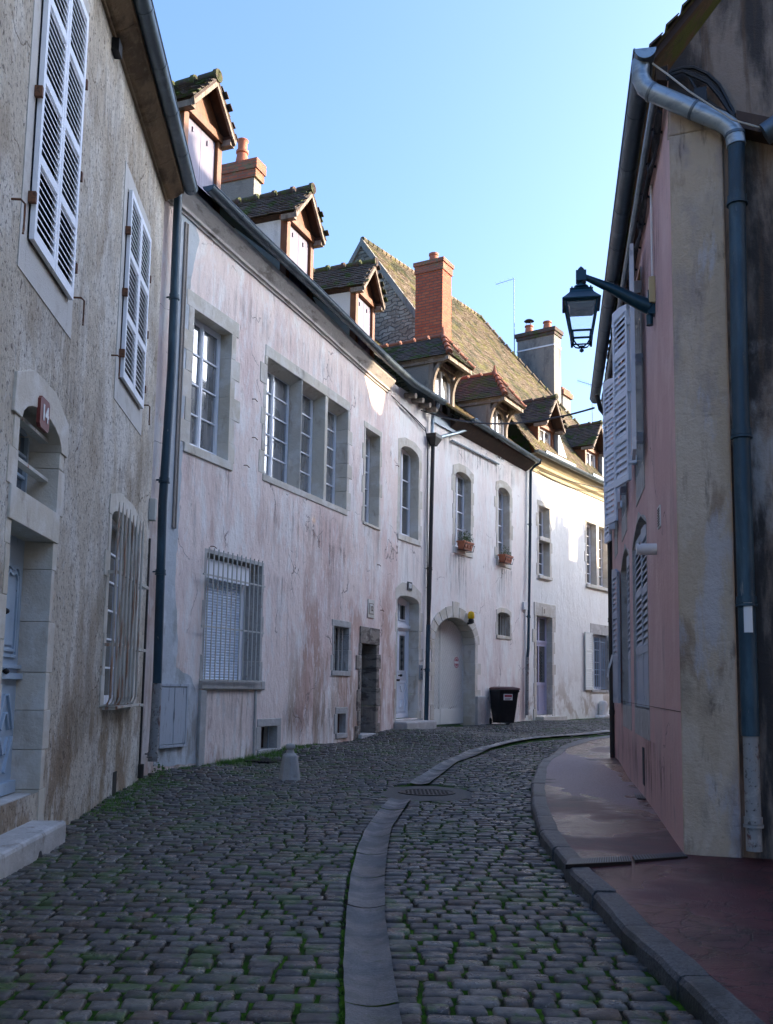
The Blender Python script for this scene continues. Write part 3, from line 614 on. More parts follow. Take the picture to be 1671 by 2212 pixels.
# slim conduit up the corner, junction box, basement vent, bracket
mb = MB(FA); mb.tube([(AE - .12, .25, .03), (AE - .11, 3.3, .03)], .016, 8); mb.tube([(AE - .12, .12, .05), (AE - .12, .3, .05)], .04, 8); mb.build('conduit', 'blackpipe', A)
MB(FA).box(AE - .14, AE - .02, 3.55, 3.85, .0, .09).build('junction_box', 'iron', A, bevel=.01)
mb = MB(FA); u, v = FA.uv(247, 1693); mb.box(u - .1, u + .1, v - .14, v + .14, .002, .006); mb.build('wall_vent', 'blackiron', A)
u, v = FA.uv(245, 104); MB(FA).box(u - .08, u + .08, v - .07, v + .07, 0, .08).build('wall_bracket', 'blackiron', A)
# number plate 14
pl = thing('house_number_plate', FA.P(0, 3, 0), 'red enamel house number plate reading 14 above the arched fanlight', 'house number')
u0, v1 = FA.uv(81, 873, .03); u1, v0 = FA.uv(104, 917, .03); v0, v1 = min(v0, v1), max(v0, v1); pc = ((u0 + u1) / 2, (v0 + v1) / 2); hw, hh = .13, .13
k = .03; MB(FA).prism([(pc[0] - hw + k, pc[1] - hh), (pc[0] + hw - k, pc[1] - hh), (pc[0] + hw, pc[1] - hh + k), (pc[0] + hw, pc[1] + hh - k), (pc[0] + hw - k, pc[1] + hh), (pc[0] - hw + k, pc[1] + hh), (pc[0] - hw, pc[1] + hh - k), (pc[0] - hw, pc[1] - hh + k)], .02, .05).build('plate', 'red', pl)
text('numerals', '14', .18, FA, pc[0], pc[1], .054, 'whitee', pl, .006)

# ================================================================== LONG PINK HOUSE
B = thing('townhouse', FB.P(4, .3), 'long faded pink house with three gabled timber dormers beside the rough grey house', 'house')
hs = []; hs2 = []
w1 = pxrect(FB, (420, 667), (490, 995)); o = stone_window(B, FB, hs, w1[0], w1[1] + .02, w1[2], w1[3], depth=.2, wd=.16, lh=.24, rows=4, label='tall white casement in a pale stone surround next to the drainpipe', sill=.14)
tr_ = [pxrect(FB, (579, 758), (648, 1051)), pxrect(FB, (653, 805), (698, 1077)), pxrect(FB, (709, 843), (748, 1099))]
tv0, tv1 = 4.95, 7.03
for i, (a, b, _, _) in enumerate(tr_):
    hs.append(hole(a, b, tv0, tv1)); o = casement(B, FB, a, b, tv0, tv1, .26, leaves=2 if i == 0 else 1, rows=5)
mb = MB(FB); jambs(mb, tr_[0][0], tr_[2][1], tv0, tv1, .3, .12)
for i in (0, 1): mb.box(tr_[i][1] - .003, tr_[i + 1][0] + .003, tv0, tv1, -.3, .012)
for i in range(3):
    a, b = tr_[i][:2]; mb.box(a - .08, b + .08, tv1, tv1 + .2, -.3, .014)
    mb.prism([(a, tv1), (a + .05, tv1), (a, tv1 - .05)], -.2, .005); mb.ext([(-.24, tv1), (-.24, tv1 - .1), (-.18, tv1 - .07), (-.04, tv1 - .0)], a, b)
mb.box(tr_[0][0] - .05, tr_[2][1] + .05, tv0 - .12, tv0, -.3, .02)
mb.build('mullioned_surround', 'stone', B, bevel=.01)['label'] = 'pale stone surround with two mullions round the triple window'
w3 = pxrect(FB, (790.6, 923), (818, 1140)); stone_window(B, FB, hs, w3[0], w3[1], w3[2], w3[3], depth=.24, wd=.08, lh=.12, rows=5, leaves=1, sill=.06, label='narrow white casement right of the triple window')
# section with door 10, on its own slightly turned wall
w4 = (.05, FB2.uv(905, 1000)[0], 4.93, 6.92); stone_window(B, FB2, hs2, w4[0], w4[1], w4[2], w4[3], rise=.2, depth=.22, wd=.12, lh=.18, rows=3, sill=.14, label='arched white casement above door 10', pane='glass')
# grille window with roller shutter
w5 = (FB.uv(449, 1182)[0] + .0, FB.uv(560, 1474)[0], 1.42, 3.42)
hs.append(hole(*w5)); sur = MB(FB); jambs(sur, w5[0], w5[1], w5[2], w5[3], .34, .05, proud=.004); sur.box(w5[0], w5[1], w5[3] - .06, w5[3], -.34, .002)
mb = MB(FB); v = w5[2]; ru = w5[1] - .32
while v < w5[3] - .42:
    mb.ext([(-.26, v), (-.235, v + .008), (-.228, v + .022), (-.235, v + .036), (-.26, v + .042)], w5[0] + .05, ru); v += .044
ro_ = mb.build('roller_shutter', 'slat', B, smooth=False)
mb = MB(FB); mb.box(w5[0] + .01, ru + .05, w5[3] - .42, w5[3] - .12, -.34, -.1); mb.box(w5[0] + .01, w5[0] + .05, w5[2], w5[3] - .42, -.3, -.2); mb.box(ru, ru + .05, w5[2], w5[3] - .42, -.3, -.2); mb.box(ru + .06, w5[1], w5[2], w5[3], -.34, -.33)
mb.build('shutter_box', 'wpaint', ro_); sur.build('stone_surround', 'greystone', ro_)
MB(FB).box(w5[0] - .1, w5[1] + .12, w5[2] - .14, w5[2], -.34, .06).build('sill', 'greystone', ro_, bevel=.015)
g0 = FB.uv(449, 1200, .12)[0] - .02; g1 = FB.uv(572, 1230, .12)[0]
bars('window_grille', ro_, FB, g0, g1, 1.42, 3.42, .12, 13, (1.42, 2.22, 3.0), back=0)
# ribs and apron under the grille, mending patches
mb = MB(FB); u = FB.uv(430, 1600)[0]; mb.box(u - .06, u + .1, -.3, 1.27, 0, .05); mb.build('plinth_rib', 'greystone', B, bevel=.01); u = FB.uv(548, 1560)[0]; MB(FB).box(u, u + .05, -.3, 1.27, 0, .03).build('plinth_rib', 'greystone', B, bevel=.01)
pts = [FB.uv(x, y) for x, y in ((366, 1655), (424, 1648), (427, 1560), (425, 1500), (412, 1462), (380, 1440), (384, 1380), (378, 1250), (386, 1130), (392, 1010), (396, 900), (408, 780), (412, 700), (409, 630), (421, 560), (432, 520), (418, 480), (396, 440), (388, 440), (375, 700), (366, 900), (356, 1100), (350, 1300), (340, 1500), (332, 1655))]
q_ = []
for i in range(len(pts)):
    a, b = V3((*pts[i], 0)), V3((*pts[(i + 1) % len(pts)], 0)); n_ = max(1, int((b - a).length / .09))
    for j in range(n_): c_ = a.lerp(b, j / n_); q_.append((c_.x + rr(-.015, .015), c_.y + rr(-.015, .015)))
MB(FB).prism(q_, 0, .006).build('cement_patch', mat('grey_cement_render', (.50, .53, .54), [((.34, .34, .32), (2, 2, 1), .5, .62, .8), ((.64, .66, .67), (5, 5, 2), .54, .64, .7), ((.26, .22, .17), (3, 3, 1), .52, .64, .7, (1.8, .2))], .92, bumps=[((50, 50, 40), .006), (5, .02)]), B)
# weathered hatch
hx = pxrect(FB, (346, 1478), (393, 1612)); mb = MB(FB)
n = 2
for i in range(n): a = hx[0] + (hx[1] - hx[0]) * i / n; mb.box(a + .006, a + (hx[1] - hx[0]) / n - .006, hx[2] + .05, hx[3] - .04, .02, .05)
mb.box(hx[0] - .03, hx[1] + .04, hx[3] - .03, hx[3] + .01, 0, .06); mb.box(hx[0] - .03, hx[1] + .04, hx[2], hx[2] + .04, 0, .06); mb.box(hx[1], hx[1] + .04, hx[2] + .04, hx[3] - .03, 0, .055); mb.box(hx[0] - .03, hx[0], hx[2] + .04, hx[3] - .03, 0, .055)
mb.build('wooden_hatch', 'oldwood', B, bevel=.003)
# small barred windows
def barred(F, H, hs, tl, br, n, wd=.08, arch_=0, rails=(), m='iron', label=None, pane='glass', sur='greystone', px=None):
    u0, u1, v0, v1 = px or pxrect(F, tl, br); hs.append(hole(u0, u1, v0, v1, arch_))
    mb = MB(F); mb.box(u0, u1, v0, v1 + arch_, -.3, -.26); o = mb.build('barred_window', pane, H)
    if label: o['label'] = label
    mb = MB(F); jambs(mb, u0, u1, v0, v1, .3, wd); lintel(mb, u0, u1, v1, arch_, .13, wd * 1.3, .3); mb.box(u0 - wd, u1 + wd, v0 - .1, v0, -.3, .03); mb.build('stone_surround', sur, o, bevel=.01)
    mb = MB(F)
    for i in range(n): u = u0 + (u1 - u0) * (i + .5) / n; mb.tube([(u, v0, -.1), (u, v1 + arch_ * .8, -.1)], .014, 6)
    for r in rails: mb.box(u0, u1, r, r + .025, -.11, -.09)
    mb.build('window_bar', m, o); return u0, u1, v0, v1
barred(FB, B, hs, (722, 1352), (752, 1450), 4, label='small barred window left of the recessed doorway')
barred(FB, B, hs, (729, 1542), (746, 1583), 2, wd=.07, label='low cellar opening with two bars', m='rust')
cu = pxrect(FB, (564, 1570), (598, 1616)); barred(FB, B, hs, 0, 0, 0, wd=.1, label='low cellar opening with a carved pointed lintel', pane='darkwood', px=cu)
MB(FB).tube([((cu[0] + cu[1]) / 2 + .12, cu[2], -.08), ((cu[0] + cu[1]) / 2 + .12, cu[3], -.08)], .012, 6).build('window_bar', 'zinclt', B)
# doorway 12
d12 = (FB.uv(781, 1400)[0], FB.uv(813, 1400)[0], .36, FB.uv(800, 1392)[1]); hs.append(hole(*d12))
mb = MB(FB); q = -.34; mb.box(d12[0], d12[1], d12[2], d12[3], q - .05, q)
mb.box(d12[0] + .08, d12[1] - .08, d12[2] + .95, d12[3] - .12, q, q + .015); mb.box(d12[0] + .08, d12[1] - .08, d12[2] + .1, d12[2] + .85, q, q + .015)
do = mb.build('recessed_door', 'bpaint', B); MB(FB).box(d12[0] + .14, d12[1] - .14, d12[2] + 1.0, d12[3] - .2, q + .012, q + .02).build('door_glass', 'glass', do)
mb = MB(FB); jambs(mb, d12[0], d12[1], .2, d12[3], .4, .16, proud=.02); mb.box(d12[0] - .1, d12[1] + .16, d12[3], d12[3] + .36, -.4, .025); mb.build('stone_surround', mat('dark_door_stone', (.25, .21, .17), [((.08, .06, .05), (2, 2, 6), .48, .6, .9), ((.45, .42, .37), 5, .55, .7, .7)], .9, bumps=[(14, .02)]), do, bevel=.014)
MB(FB).box(d12[0] - .12, d12[1] + .2, .1, .37, -.3, .1).build('threshold', 'greystone', do, bevel=.01)
# door 10
dd = (0.0, FB2.uv(903, 1450)[0], .64, 3.38); hs2.append(hole(dd[0], dd[1], dd[2], dd[3], .13))
mb = MB(FB2); q = -.28; u0, u1 = dd[0], dd[1]; vt = FB2.uv(870, 1352)[1]
mb.box(u0, u1, dd[2], dd[3] + .13, q - .06, q); mb.box(u0, u1, vt - .02, vt + .06, q, q + .07); mb.box(u0, u1, vt - .06, vt - .02, q, q + .04)
for a in (u0, u1 - .07): mb.box(a, a + .07, dd[2], dd[3] + .1, q, q + .035)
lw = (u1 - u0 - .14) / 2
for i in (0, 1):
    a = u0 + .07 + i * lw
    for y0, y1 in ((dd[2] + .15, dd[2] + .85), (dd[2] + 1.08, vt - .15), (vt + .16, dd[3] - .03)):
        for x in (a + .06, a + lw - .085): mb.box(x, x + .025, y0, y1, q, q + .022)
        mb.box(a + .085, a + lw - .085, y0, y0 + .025, q, q + .022); mb.box(a + .085, a + lw - .085, y1 - .025, y1, q, q + .022)
    c = a + lw / 2; mb.prism([(c - .09, dd[2] + .25), (c + .09, dd[2] + .25), (c, dd[2] + .42)], q, q + .03); mb.prism([(c - .09, dd[2] + .76), (c, dd[2] + .6), (c + .09, dd[2] + .76)], q, q + .03)
mb.box(u0 + .5 * (u1 - u0) - .02, u0 + .5 * (u1 - u0) + .02, dd[2], vt - .06, q, q + .03)
for k in range(4): mb.box(u0 + .12, u1 - .12, dd[2] + .92 + k * .03, dd[2] + .935 + k * .03, q, q + .018)
mb.box(u0, u1, dd[2], dd[2] + .09, q, q + .04)
do = mb.build('panelled_door', 'wpaint', B, bevel=.003); do['label'] = 'white panelled door with two glazed slits and a fanlight, number 10'
mb = MB(FB2)
for i in (0, 1):
    a = u0 + .07 + i * lw
    for y0, y1 in ((dd[2] + 1.12, vt - .2), (vt + .2, dd[3] - .07)): mb.box(a + .11, a + lw - .11, y0, y1, q + .001, q + .006)
mb.build('door_glass', 'glass', do)
mb = MB(FB2)
for i in (0, 1):
    c = u0 + .07 + i * lw + lw / 2
    for y0, y1 in ((dd[2] + 1.12, vt - .2), (vt + .2, dd[3] - .07)):
        mb.tube([(c, y0, q + .012), (c, y1, q + .012)], .005, 5)
        for k in range(5):
            y = y0 + (y1 - y0) * (k + .5) / 5; mb.tube([(c + .045 * math.cos(t) * (1 if t < 9 else 1), y + .05 * math.sin(t), q + .012) for t in [j * .7 for j in range(10)]], .004, 4)
mb.build('door_ironwork', 'blackiron', do)
mb = MB(FB2); c = u0 + .5 * (u1 - u0) + .05; mb.lathe((c, dd[2] + 1.0, q + .09), [(0, -.035), (.035, -.02), (.04, 0), (.035, .02), (0, .035)], 10); mb.tube([(c, dd[2] + 1.0, q), (c, dd[2] + 1.0, q + .08)], .015, 8); mb.box(c - .1, c + .06, dd[2] + .86, dd[2] + .91, q + .02, q + .035); mb.build('door_knob', 'blackiron', do)
mb = MB(FB2); jambs(mb, u0, u1, .45, dd[3], .34, .13, both=(0, 1), proud=.018); jambs(mb, u0, u1, .45, dd[3], .34, .07, both=(1, 0), proud=.012); lintel(mb, u0, u1, dd[3], .13, .3, .14, .34); mb.build('stone_surround', 'stone', do, bevel=.01)
MB(FB2).box(u0 - .06, u1 + .3, .1, .62, -.3, .02).build('threshold', 'greystone', do, bevel=.01)
st = thing('doorstep', FB2.P(.6, .4, .2), 'low rounded stone step in front of the white panelled door', 'doorstep')
MB(FB2).box(u0 - .12, u1 + .42, .1, .58, .0, .34).build('slab', 'greystone', st, bevel=.04)
# walls and roof
gp_ = [FB.uv(x, y, .45) for x, y in ((415, 353), (560, 497), (700, 631), (800, 731), (858, 787))]
E1 = 9.55
def gv(u):
    pts = [(-.6, gp_[0][1])] + list(gp_) + [(12, gp_[-1][1])]
    for (a, va), (b, vb_) in zip(pts, pts[1:]):
        if a <= u <= b: return va + (vb_ - va) * (u - a) / (b - a)
    return gp_[0][1]
us = [-.3 + (E1 + .3) * i / 12 for i in range(13)]
wall(B, FB, [(-.3, -.5), (E1, -.5)] + [(u, gv(u) - .08) for u in us[::-1]], hs, 'pink')
gE = gv(E1)
wall(B, FB2, [(-.04, -.5), (1.95, -.5), (1.95, gE - .05), (-.04, gE - .05)], hs2, 'pink2', 'door_wall')
mb = MB(FB); mb.quad((-.3, -.5, 0), (-.3, -.5, -9), (-.3, 8.5, -9), (-.3, 8.5, 0)); mb.quad((-.3, -.5, -9), (E1, -.5, -9), (E1, 8.5, -9), (-.3, 8.5, -9)); mb.build('side_wall', 'pink', B)
plain_roof(B, FB, -.4, E1 + .25, .33, gv(4) + .0, SL, -5.2)
plain_roof(B, FB2, 0, 1.9, .33, gE + .0, SL, -5.2)
cp = [(0, -.44), (.03, -.44), (.035, -.40), (.07, -.395), (.075, -.35), (.09, -.33), (.20, -.20), (.21, -.12), (0, -.12)]
MB(FB).sweep(cp, [(u, gv(u), 0) for u in us[:-1]]).build('cornice', 'cornwhite', B)
gutter(B, FB, [(u, gv(u), .37) for u in us[1:]] , .095)
q0 = FB2.uv(955, 862, .37)
gutter(B, FB2, [(-.12, gE, .37), (1.75, q0[1] - .03, .37)], .095)
mb = MB(FB2)          # rafter ends under the short roof
for k in range(4): MB(FB2).tube([(.25 + k * .42, gE - .18, 0), (.25 + k * .42, gE - .22, .3)], .065, 10).build('rafter_end', 'greywood', B)
DB = [(.9, .54, 9.98, .70, None), (4.25, .55, 9.84, .72, None), (7.38, .53, 9.74, .74, None)]
for (uc, hw_, vt_, dv_, _), lb in zip(DB, ('timber dormer next to the rough grey house, its roof against the sky', 'middle of the three gabled timber dormers of the pink house', 'gabled timber dormer left of the stone gable')):
    dormer(B, FB, uc, hw_, vt_, gv(uc) - .1, dv_, .22, vg=gv(4) + .05, label=lb)
# grey chimney with brick cap behind dormers
c1 = FB.uv(551, 345, -1.8)
ch = MB(FB).box(c1[0], c1[0] + .30, 8.8, c1[1] - .38, -2.9, -1.8).build('chimney', 'rough_ch', B)
mb = MB(FB); mb.box(c1[0] - .03, c1[0] + .33, c1[1] - .38, c1[1] - .2, -2.95, -1.75); mb.box(c1[0] - .05, c1[0] + .36, c1[1] - .2, c1[1] + .02, -2.98, -1.72); mb.build('chimney_cap', 'brickcap', ch)
MB(FB).lathe((c1[0] + .15, c1[1] + .02, -2.2), [(.15, 0), (.14, .08), (.11, .26), (.135, .28), (.135, .33), (.10, .35), (.10, .5), (.13, .56), (.12, .58)], 16).build('chimney_pot', 'terrapot', ch, smooth=True)
# drainpipes
def pxpath(F, pts, w): return [(*F.uv(x, y, w), w) for x, y in pts]
pp = pxpath(FB, [(386, 405), (377, 640), (371, 800), (352, 1090), (345, 1320), (340, 1478)], .13)
pipe(B, FB, pp, .062, (6.9, 4.2, 2.9), 'pipeblue')
pp2 = pxpath(FB, [(340, 1476), (336, 1560), (330, 1645)], .13)
pipe(B, FB, pp2, .066, (.4,), 'castiron', 'drainpipe_foot')
mb = MB(FB); q0 = FB.uv(393, 475); q1 = FB.uv(372, 1140); mb.box(q1[0] - .02, q1[0] + .03, q1[1], q0[1], .004, .03); mb.box(q1[0] + .05, q1[0] + .07, q1[1], q0[1], .004, .03); mb.build('pipe_chase', mat('brown_chase', (.26, .23, .20), [((.3, .24, .2), 12, .55, .65, .8)], .9, bumps=[(20, .02)]), B)
# black/blue pipe between sections + hopper + slanting pipe
pb = FB2.uv(930, 1200)[0]
px_ = lambda x, y, w=.1: (*FB2.uv(x, y, w), w)
pipe(B, FB2, [px_(948, 868, .33), px_(946, 880, .3), px_(937, 888, .18), px_(935, 905), px_(934, 938)], .045, (), 'zinclt', 'downpipe')
pipe(B, FB2, [px_(936, 960), px_(933, 1080), px_(928, 1290), px_(926, 1350)], .05, (4.3,), 'blackpipe', 'downpipe')
pipe(B, FB2, [px_(926, 1350), px_(923, 1478), px_(921, 1566)], .055, (1.8,), 'pipeblue', 'downpipe')
u, v = FB2.uv(938, 945, .12); mb = MB(FB2); mb.add([(u - .2, v + .07, 0), (u + .2, v + .07, 0), (u + .2, v + .07, .26), (u - .2, v + .07, .26), (u - .2, v - .02, 0), (u + .2, v - .02, 0), (u + .2, v - .02, .26), (u - .2, v - .02, .26), (u - .07, v - .22, .04), (u + .07, v - .22, .04), (u + .07, v - .22, .18), (u - .07, v - .22, .18)],
    [(0, 1, 2, 3), (0, 4, 5, 1), (1, 5, 6, 2), (2, 6, 7, 3), (3, 7, 4, 0), (4, 8, 9, 5), (5, 9, 10, 6), (6, 10, 11, 7), (7, 11, 8, 4)]); mb.build('rain_hopper', 'blackpipe', B)
# number plates
pl = thing('house_number_plate', FB2.P(.5, 3.6), 'black enamel house number plate reading 10 on the lintel over the white door', 'house number')
u, v = FB2.uv(886, 1266, .03); MB(FB2).box(u - .13, u + .13, v - .1, v + .1, .02, .035).build('plate', 'navy', pl, bevel=.02); text('numerals', '10', .16, FB2, u, v, .037, 'whitee', pl, .006)
pl = thing('house_number_plate', FB.P(7.5, 3.), 'small pale carved stone number plate reading 12 above the recessed doorway', 'house number')
u, v = FB.uv(803, 1315, .03); MB(FB).box(u - .15, u + .2, v - .2, v + .2, .0, .02).build('stone_tablet', 'stone', pl, bevel=.006)
mb = MB(FB); mb.box(u - .1, u + .14, v - .12, v + .12, .02, .026); mb.build('plate_rim', 'greywood', pl); MB(FB).box(u - .08, u + .12, v - .1, v + .1, .026, .03).build('plate', 'stone', pl); text('numerals', '12', .15, FB, u + .02, v, .032, 'darkwood', pl, .003)
# entry phone in the reveal of door 10
ip = thing('entry_phone', FB2.P(1.1, 1.7), 'small pale blue entry phone panel beside the white panelled door', 'intercom')
MB(FB2).box(dd[1] + .02, dd[1] + .2, 1.55, 1.9, .018, .045).build('panel', 'zinclt', ip, bevel=.006)
mb = MB(FB2); mb.lathe((dd[1] + .11, 1.8, .045), [(.02, -.02), (.02, .02)], 10)
for k in range(4): mb.box(dd[1] + .06, dd[1] + .16, 1.60 + k * .035, 1.61 + k * .035, .045, .048)
mb.build('speaker_slot', 'blackiron', ip)
# iron hooks and cracks on the pink wall
mb = MB(FB)
for x, y in ((455, 1180), (527, 1005), (545, 862), (545, 945), (822, 1318), (815, 1220), (855, 1005)):
    u, v = FB.uv(x, y); MB(FB).tube([(u, v, 0), (u + .02, v, .05), (u + .1, v - .02, .05)], .008, 5).build('wall_hook', 'rust', B)

for a, b, v, l, c in ((w1[0] - .25, w1[1] + .3, w1[2] - .14, 1.5, (.30, .13, .08)), (tr_[0][0] - .2, tr_[2][1] + .3, 4.83, 1.3, (.32, .16, .10)), (w3[0] - .2, w3[1] + .25, w3[2] - .06, 1.1, (.20, .13, .10)), (3.3, 4.3, 3.3, 2.4, (.30, .13, .08)), (5.6, 6.6, 4.2, 2.8, (.20, .13, .10)), (w5[0] - .2, w5[0] + .1, 3.0, 1.6, (.14, .13, .12)), (w5[0] - .1, w5[1] + .1, w5[2] - .14, .9, (.10, .085, .07)), (3.2, 9.4, 1.2, .9, (.20, .13, .10))):
    stain(B, FB, a, b, v, l, c)
stain(B, FB2, -.0, 1.5, w4[2] - .14, 1.0, (.20, .13, .10)); stain(B, FB, .6, 9.0, 8.0, .9, (.14, .13, .12), .28)
for a, b, v, l in ((a_, b_, c_, d_) for a_, b_, c_, d_ in ((-2.0, -.2, 5.3, 2.0), (1.0, 2.6, 3.9, 1.4), (-.9, 3.4, 8.1, 1.6), (-.8, 3.4, 1.5, 1.3), (-.9, -.2, 4.2, 2.2))): stain(A, FA, a, b, v, l, (.20, .15, .10), .3)
# ================================================================== HOUSE WITH THE ARCHED GATE
G = thing('townhouse', FC.P(3, .38), 'pale pink house with the arched cream gate and two red-ridged hipped dormers', 'house')
hs = []
for tl, br, lb in (((984, 1023), (1017, 1184), 'arched casement with the nearer flower box'), ((1076, 1056), (1101, 1207), 'arched casement with the further flower box')):
    a, b, v0, v1 = pxrect(FC, tl, br); v0 = 5.08 if tl[0] < 1000 else 5.1; v1 = 7.0 if tl[0] < 1000 else 7.12
    stone_window(G, FC, hs, a, b, v0, v1, rise=.17, depth=.2, wd=.13, lh=.2, rows=4, sill=.18, label=lb, so=.03)
gu0, gu1 = FC.uv(938, 1450)[0], FC.uv(1026, 1450)[0]; gsp = 2.55; grs = FC.uv(984, 1334)[1] - gsp
hs.append(hole(gu0, gu1, .2, gsp, grs))
mb = MB(FC); mg = MB(FC); q = -.36; lv = gu0 + (gu1 - gu0) * .42
def clip_arch(u):
    c = (gu0 + gu1) / 2; h = (gu1 - gu0) / 2; t = max(0, 1 - ((u - c) / h) ** 2); return gsp + grs * math.sqrt(t)
for x0, x1 in ((gu0, lv - .012), (lv + .012, gu1)):
    n = 8; top = [(x0 + (x1 - x0) * i / n, clip_arch(x0 + (x1 - x0) * i / n)) for i in range(n + 1)]
    mg.prism([(x0, .42)] + [(x1, .42)] + top[::-1], q - .05, q); mb.box(x0, x1, .42, .82, q, q + .03); mb.box(x0, x0 + .05, .82, clip_arch(x0 + .05) - .02, q, q + .02); mb.box(x1 - .04, x1, .82, clip_arch(x1 - .01) - .06, q, q + .02)
    k = -60
    while k < 60:    # diagonal boards: thin raised battens
        y = .82 + k * .155; s = -1.0
        a = (x0, y); 
        for i in range(14):
            ua = x0 + (x1 - x0) * i / 14; ub = x0 + (x1 - x0) * (i + 1) / 14; va = y - (ua - x0) * 1.35 + 2.4; vb = y - (ub - x0) * 1.35 + 2.4
            ca_ = clip_arch(ua) - .01; cb_ = clip_arch(ub) - .01; k4 = lambda v_, c_: max(.82, min(v_, c_))
            if va + .132 > .83 or vb + .132 > .83:
                if va < ca_ or vb < cb_: mb.add([(ua, k4(va, ca_), q + .004), (ub, k4(vb, cb_), q + .004), (ub, k4(vb + .124, cb_), q + .013), (ua, k4(va + .124, ca_), q + .013), (ua, k4(va + .124, ca_), q), (ub, k4(vb + .124, cb_), q)], [(0, 1, 2, 3), (3, 2, 5, 4)])
        k += 1
gt = mg.build('arched_gate', 'darkwood', G); gt['label'] = 'cream arched gate of diagonal boards with a round red sticker'; mb.build('gate_boards', 'cpaint', gt)
mb = MB(FC)
for s in range(11):      # voussoirs
    t0, t1 = math.pi * s / 11 + .012, math.pi * (s + 1) / 11 - .012; c = (gu0 + gu1) / 2; h = (gu1 - gu0) / 2; k = rr(.24, .34) if s != 5 else .42
    pts = [(c + h * math.cos(t), gsp + grs * math.sin(t)) for t in (t0, (t0 + t1) / 2, t1)] + [(c + (h + k) * math.cos(t), gsp + (grs + k) * math.sin(t)) for t in (t1, (t0 + t1) / 2, t0)]
    mb.prism(pts, -.42, .015 + rr(0, .01))
jambs(mb, gu0, gu1, .2, gsp, .42, .2, proud=.015); mb.build('voussoir', 'stone', gt, bevel=.008)
mb = MB(FC); mb.box(gu1, gu1 + .55, .1, 1.15, 0, .1); mb.build('guard_stone', 'greystone', gt, bevel=.03)
sk = thing('round_sticker', FC.P((lv + gu1) / 2, 1.9, q), 'round red and white no-parking sticker on the cream arched gate', 'sticker')
u, v = FC.uv(985.5, 1431, q); r = .15
mb = MB(FC); mb.prism([(u + r * math.cos(t), v + r * math.sin(t)) for t in [i * math.pi / 14 for i in range(28)]], q + .013, q + .018); mb.build('disc', mat('faded_red_print', (.42, .13, .15), [((.6, .4, .4), 20, .5, .65, .6)], .5), sk)
mb = MB(FC); mb.box(u - r * .92, u + r * .92, v - .03, v + .03, q + .018, q + .021)
for k in range(7):
    for s in (-1, 1): t = math.pi * (k + 1) / 8; mb.box(u + s * 0 + .75 * r * math.cos(t) - .009, u + .75 * r * math.cos(t) + .009, v + s * .75 * r * math.sin(t) - .014, v + s * .75 * r * math.sin(t) + .014, q + .018, q + .0205)
mb.build('band', 'whitee', sk); 
barred(FC, G, hs, (1075, 1328), (1102, 1375), 5, wd=.07, arch_=.1, label='small arched barred window right of the gate', m='iron', sur='stone')
LC = 6.45; VC = 8.47
wall(G, FC, [(0, -.4), (LC, -.4), (LC, VC - .05), (0, VC - .05)], hs, 'pink2')
mb = MB(FC); mb.quad((0, -.4, -9), (LC, -.4, -9), (LC, 8.4, -9), (0, 8.4, -9)); mb.build('rear_wall', 'pink2', G)
roofplane(G, FC, 0, LC, .4, VC, SL, -5.5, 'tileT')
mb = MB(FC); mb.quad((0, VC + SL * 5.9, -5.5), (LC, VC + SL * 5.9, -5.5), (LC, VC, -11), (0, VC, -11)); mb.build('rear_roof', 'tileT', G)
mb = MB(FC); mb.ext([(0, VC - .3), (.06, VC - .28), (.32, VC - .08), (.34, VC - .03), (0, VC - .03)], 0.9, LC); mb.build('eaves_board', 'darkwood', G)
gutter(G, FC, [(1.45, VC + .06, .42), (LC - .05, VC + .0, .42)], .085)
q = lambda x, y, w=.1: (*FC.uv(x, y, w), w)
pipe(G, FC, [q(1030, 904, .4), q(1029, 915, .36), q(1020, 925, .16), q(985, 936, .1), (*FC.uv(952, 944, .1), .1)], .045, (), 'zinclt')
mb = MB(FC); mb.tube([q(977, 951, .05), q(1078, 1002, .05)], .028, 8); mb.build('ledge_pipe', 'zinclt', G)
for i, (uc, hw_, vt_, wa_) in enumerate(((.62, .64, 9.72, -.05), (4.32, .66, 9.66, -.15))):
    dormer(G, FC, uc, hw_, vt_, VC - .02 if i else 8.42, .78 if not i else .95, .5, vg=VC + .1, we=.4, hip=1, roofm='tileM' if not i else 'tileR', wood='greywood', fill='window', wa=wa_, ro=.1, label=('hipped dormer with a red ridge in front of the brick chimney', 'hipped dormer with a pointed finial above the far half of the gate house')[i], cheek='rough_ch')
mb = MB(FC); mb.box(-.02, 1.32, 8.1, 8.45, 0, .05); mb.build('lead_apron', 'lead', G)
mb = MB(FC)
for x, y in ((978, 906), (993, 914), (1077, 982), (1085, 986)):
    u, v = FC.uv(x, y); vn = MB(FC).box(u - .12, u + .12, v - .14, v + .14, 0, .012).build('vent_frame', 'whitee', G)
    for s in (-.05, .05): MB(FC).box(u + s - .035, u + s + .035, v - .11, v + .11, .0122, .015).build('vent_slot', 'darkwood', vn)
# tall brick chimney
c0 = FC.uv(957, 556, -1.2); ct = c0[1]
ch = MB(FC).box(c0[0], c0[0] + .6, 9, ct - .35, -2.1, -1.2).build('chimney', 'brick', G); ch['label'] = 'tall orange brick chimney'
mb = MB(FC); mb.box(c0[0] - .03, c0[0] + .63, ct - .35, ct - .12, -2.13, -1.17); mb.box(c0[0] - .06, c0[0] + .66, ct - .12, ct, -2.16, -1.14); mb.build('chimney_cap', 'brickcap', ch)
MB(FC).lathe((c0[0] + .3, ct, -1.65), [(.14, 0), (.13, .25), (.15, .27), (.15, .33)], 14).build('chimney_pot', 'terrapot', ch, smooth=True)
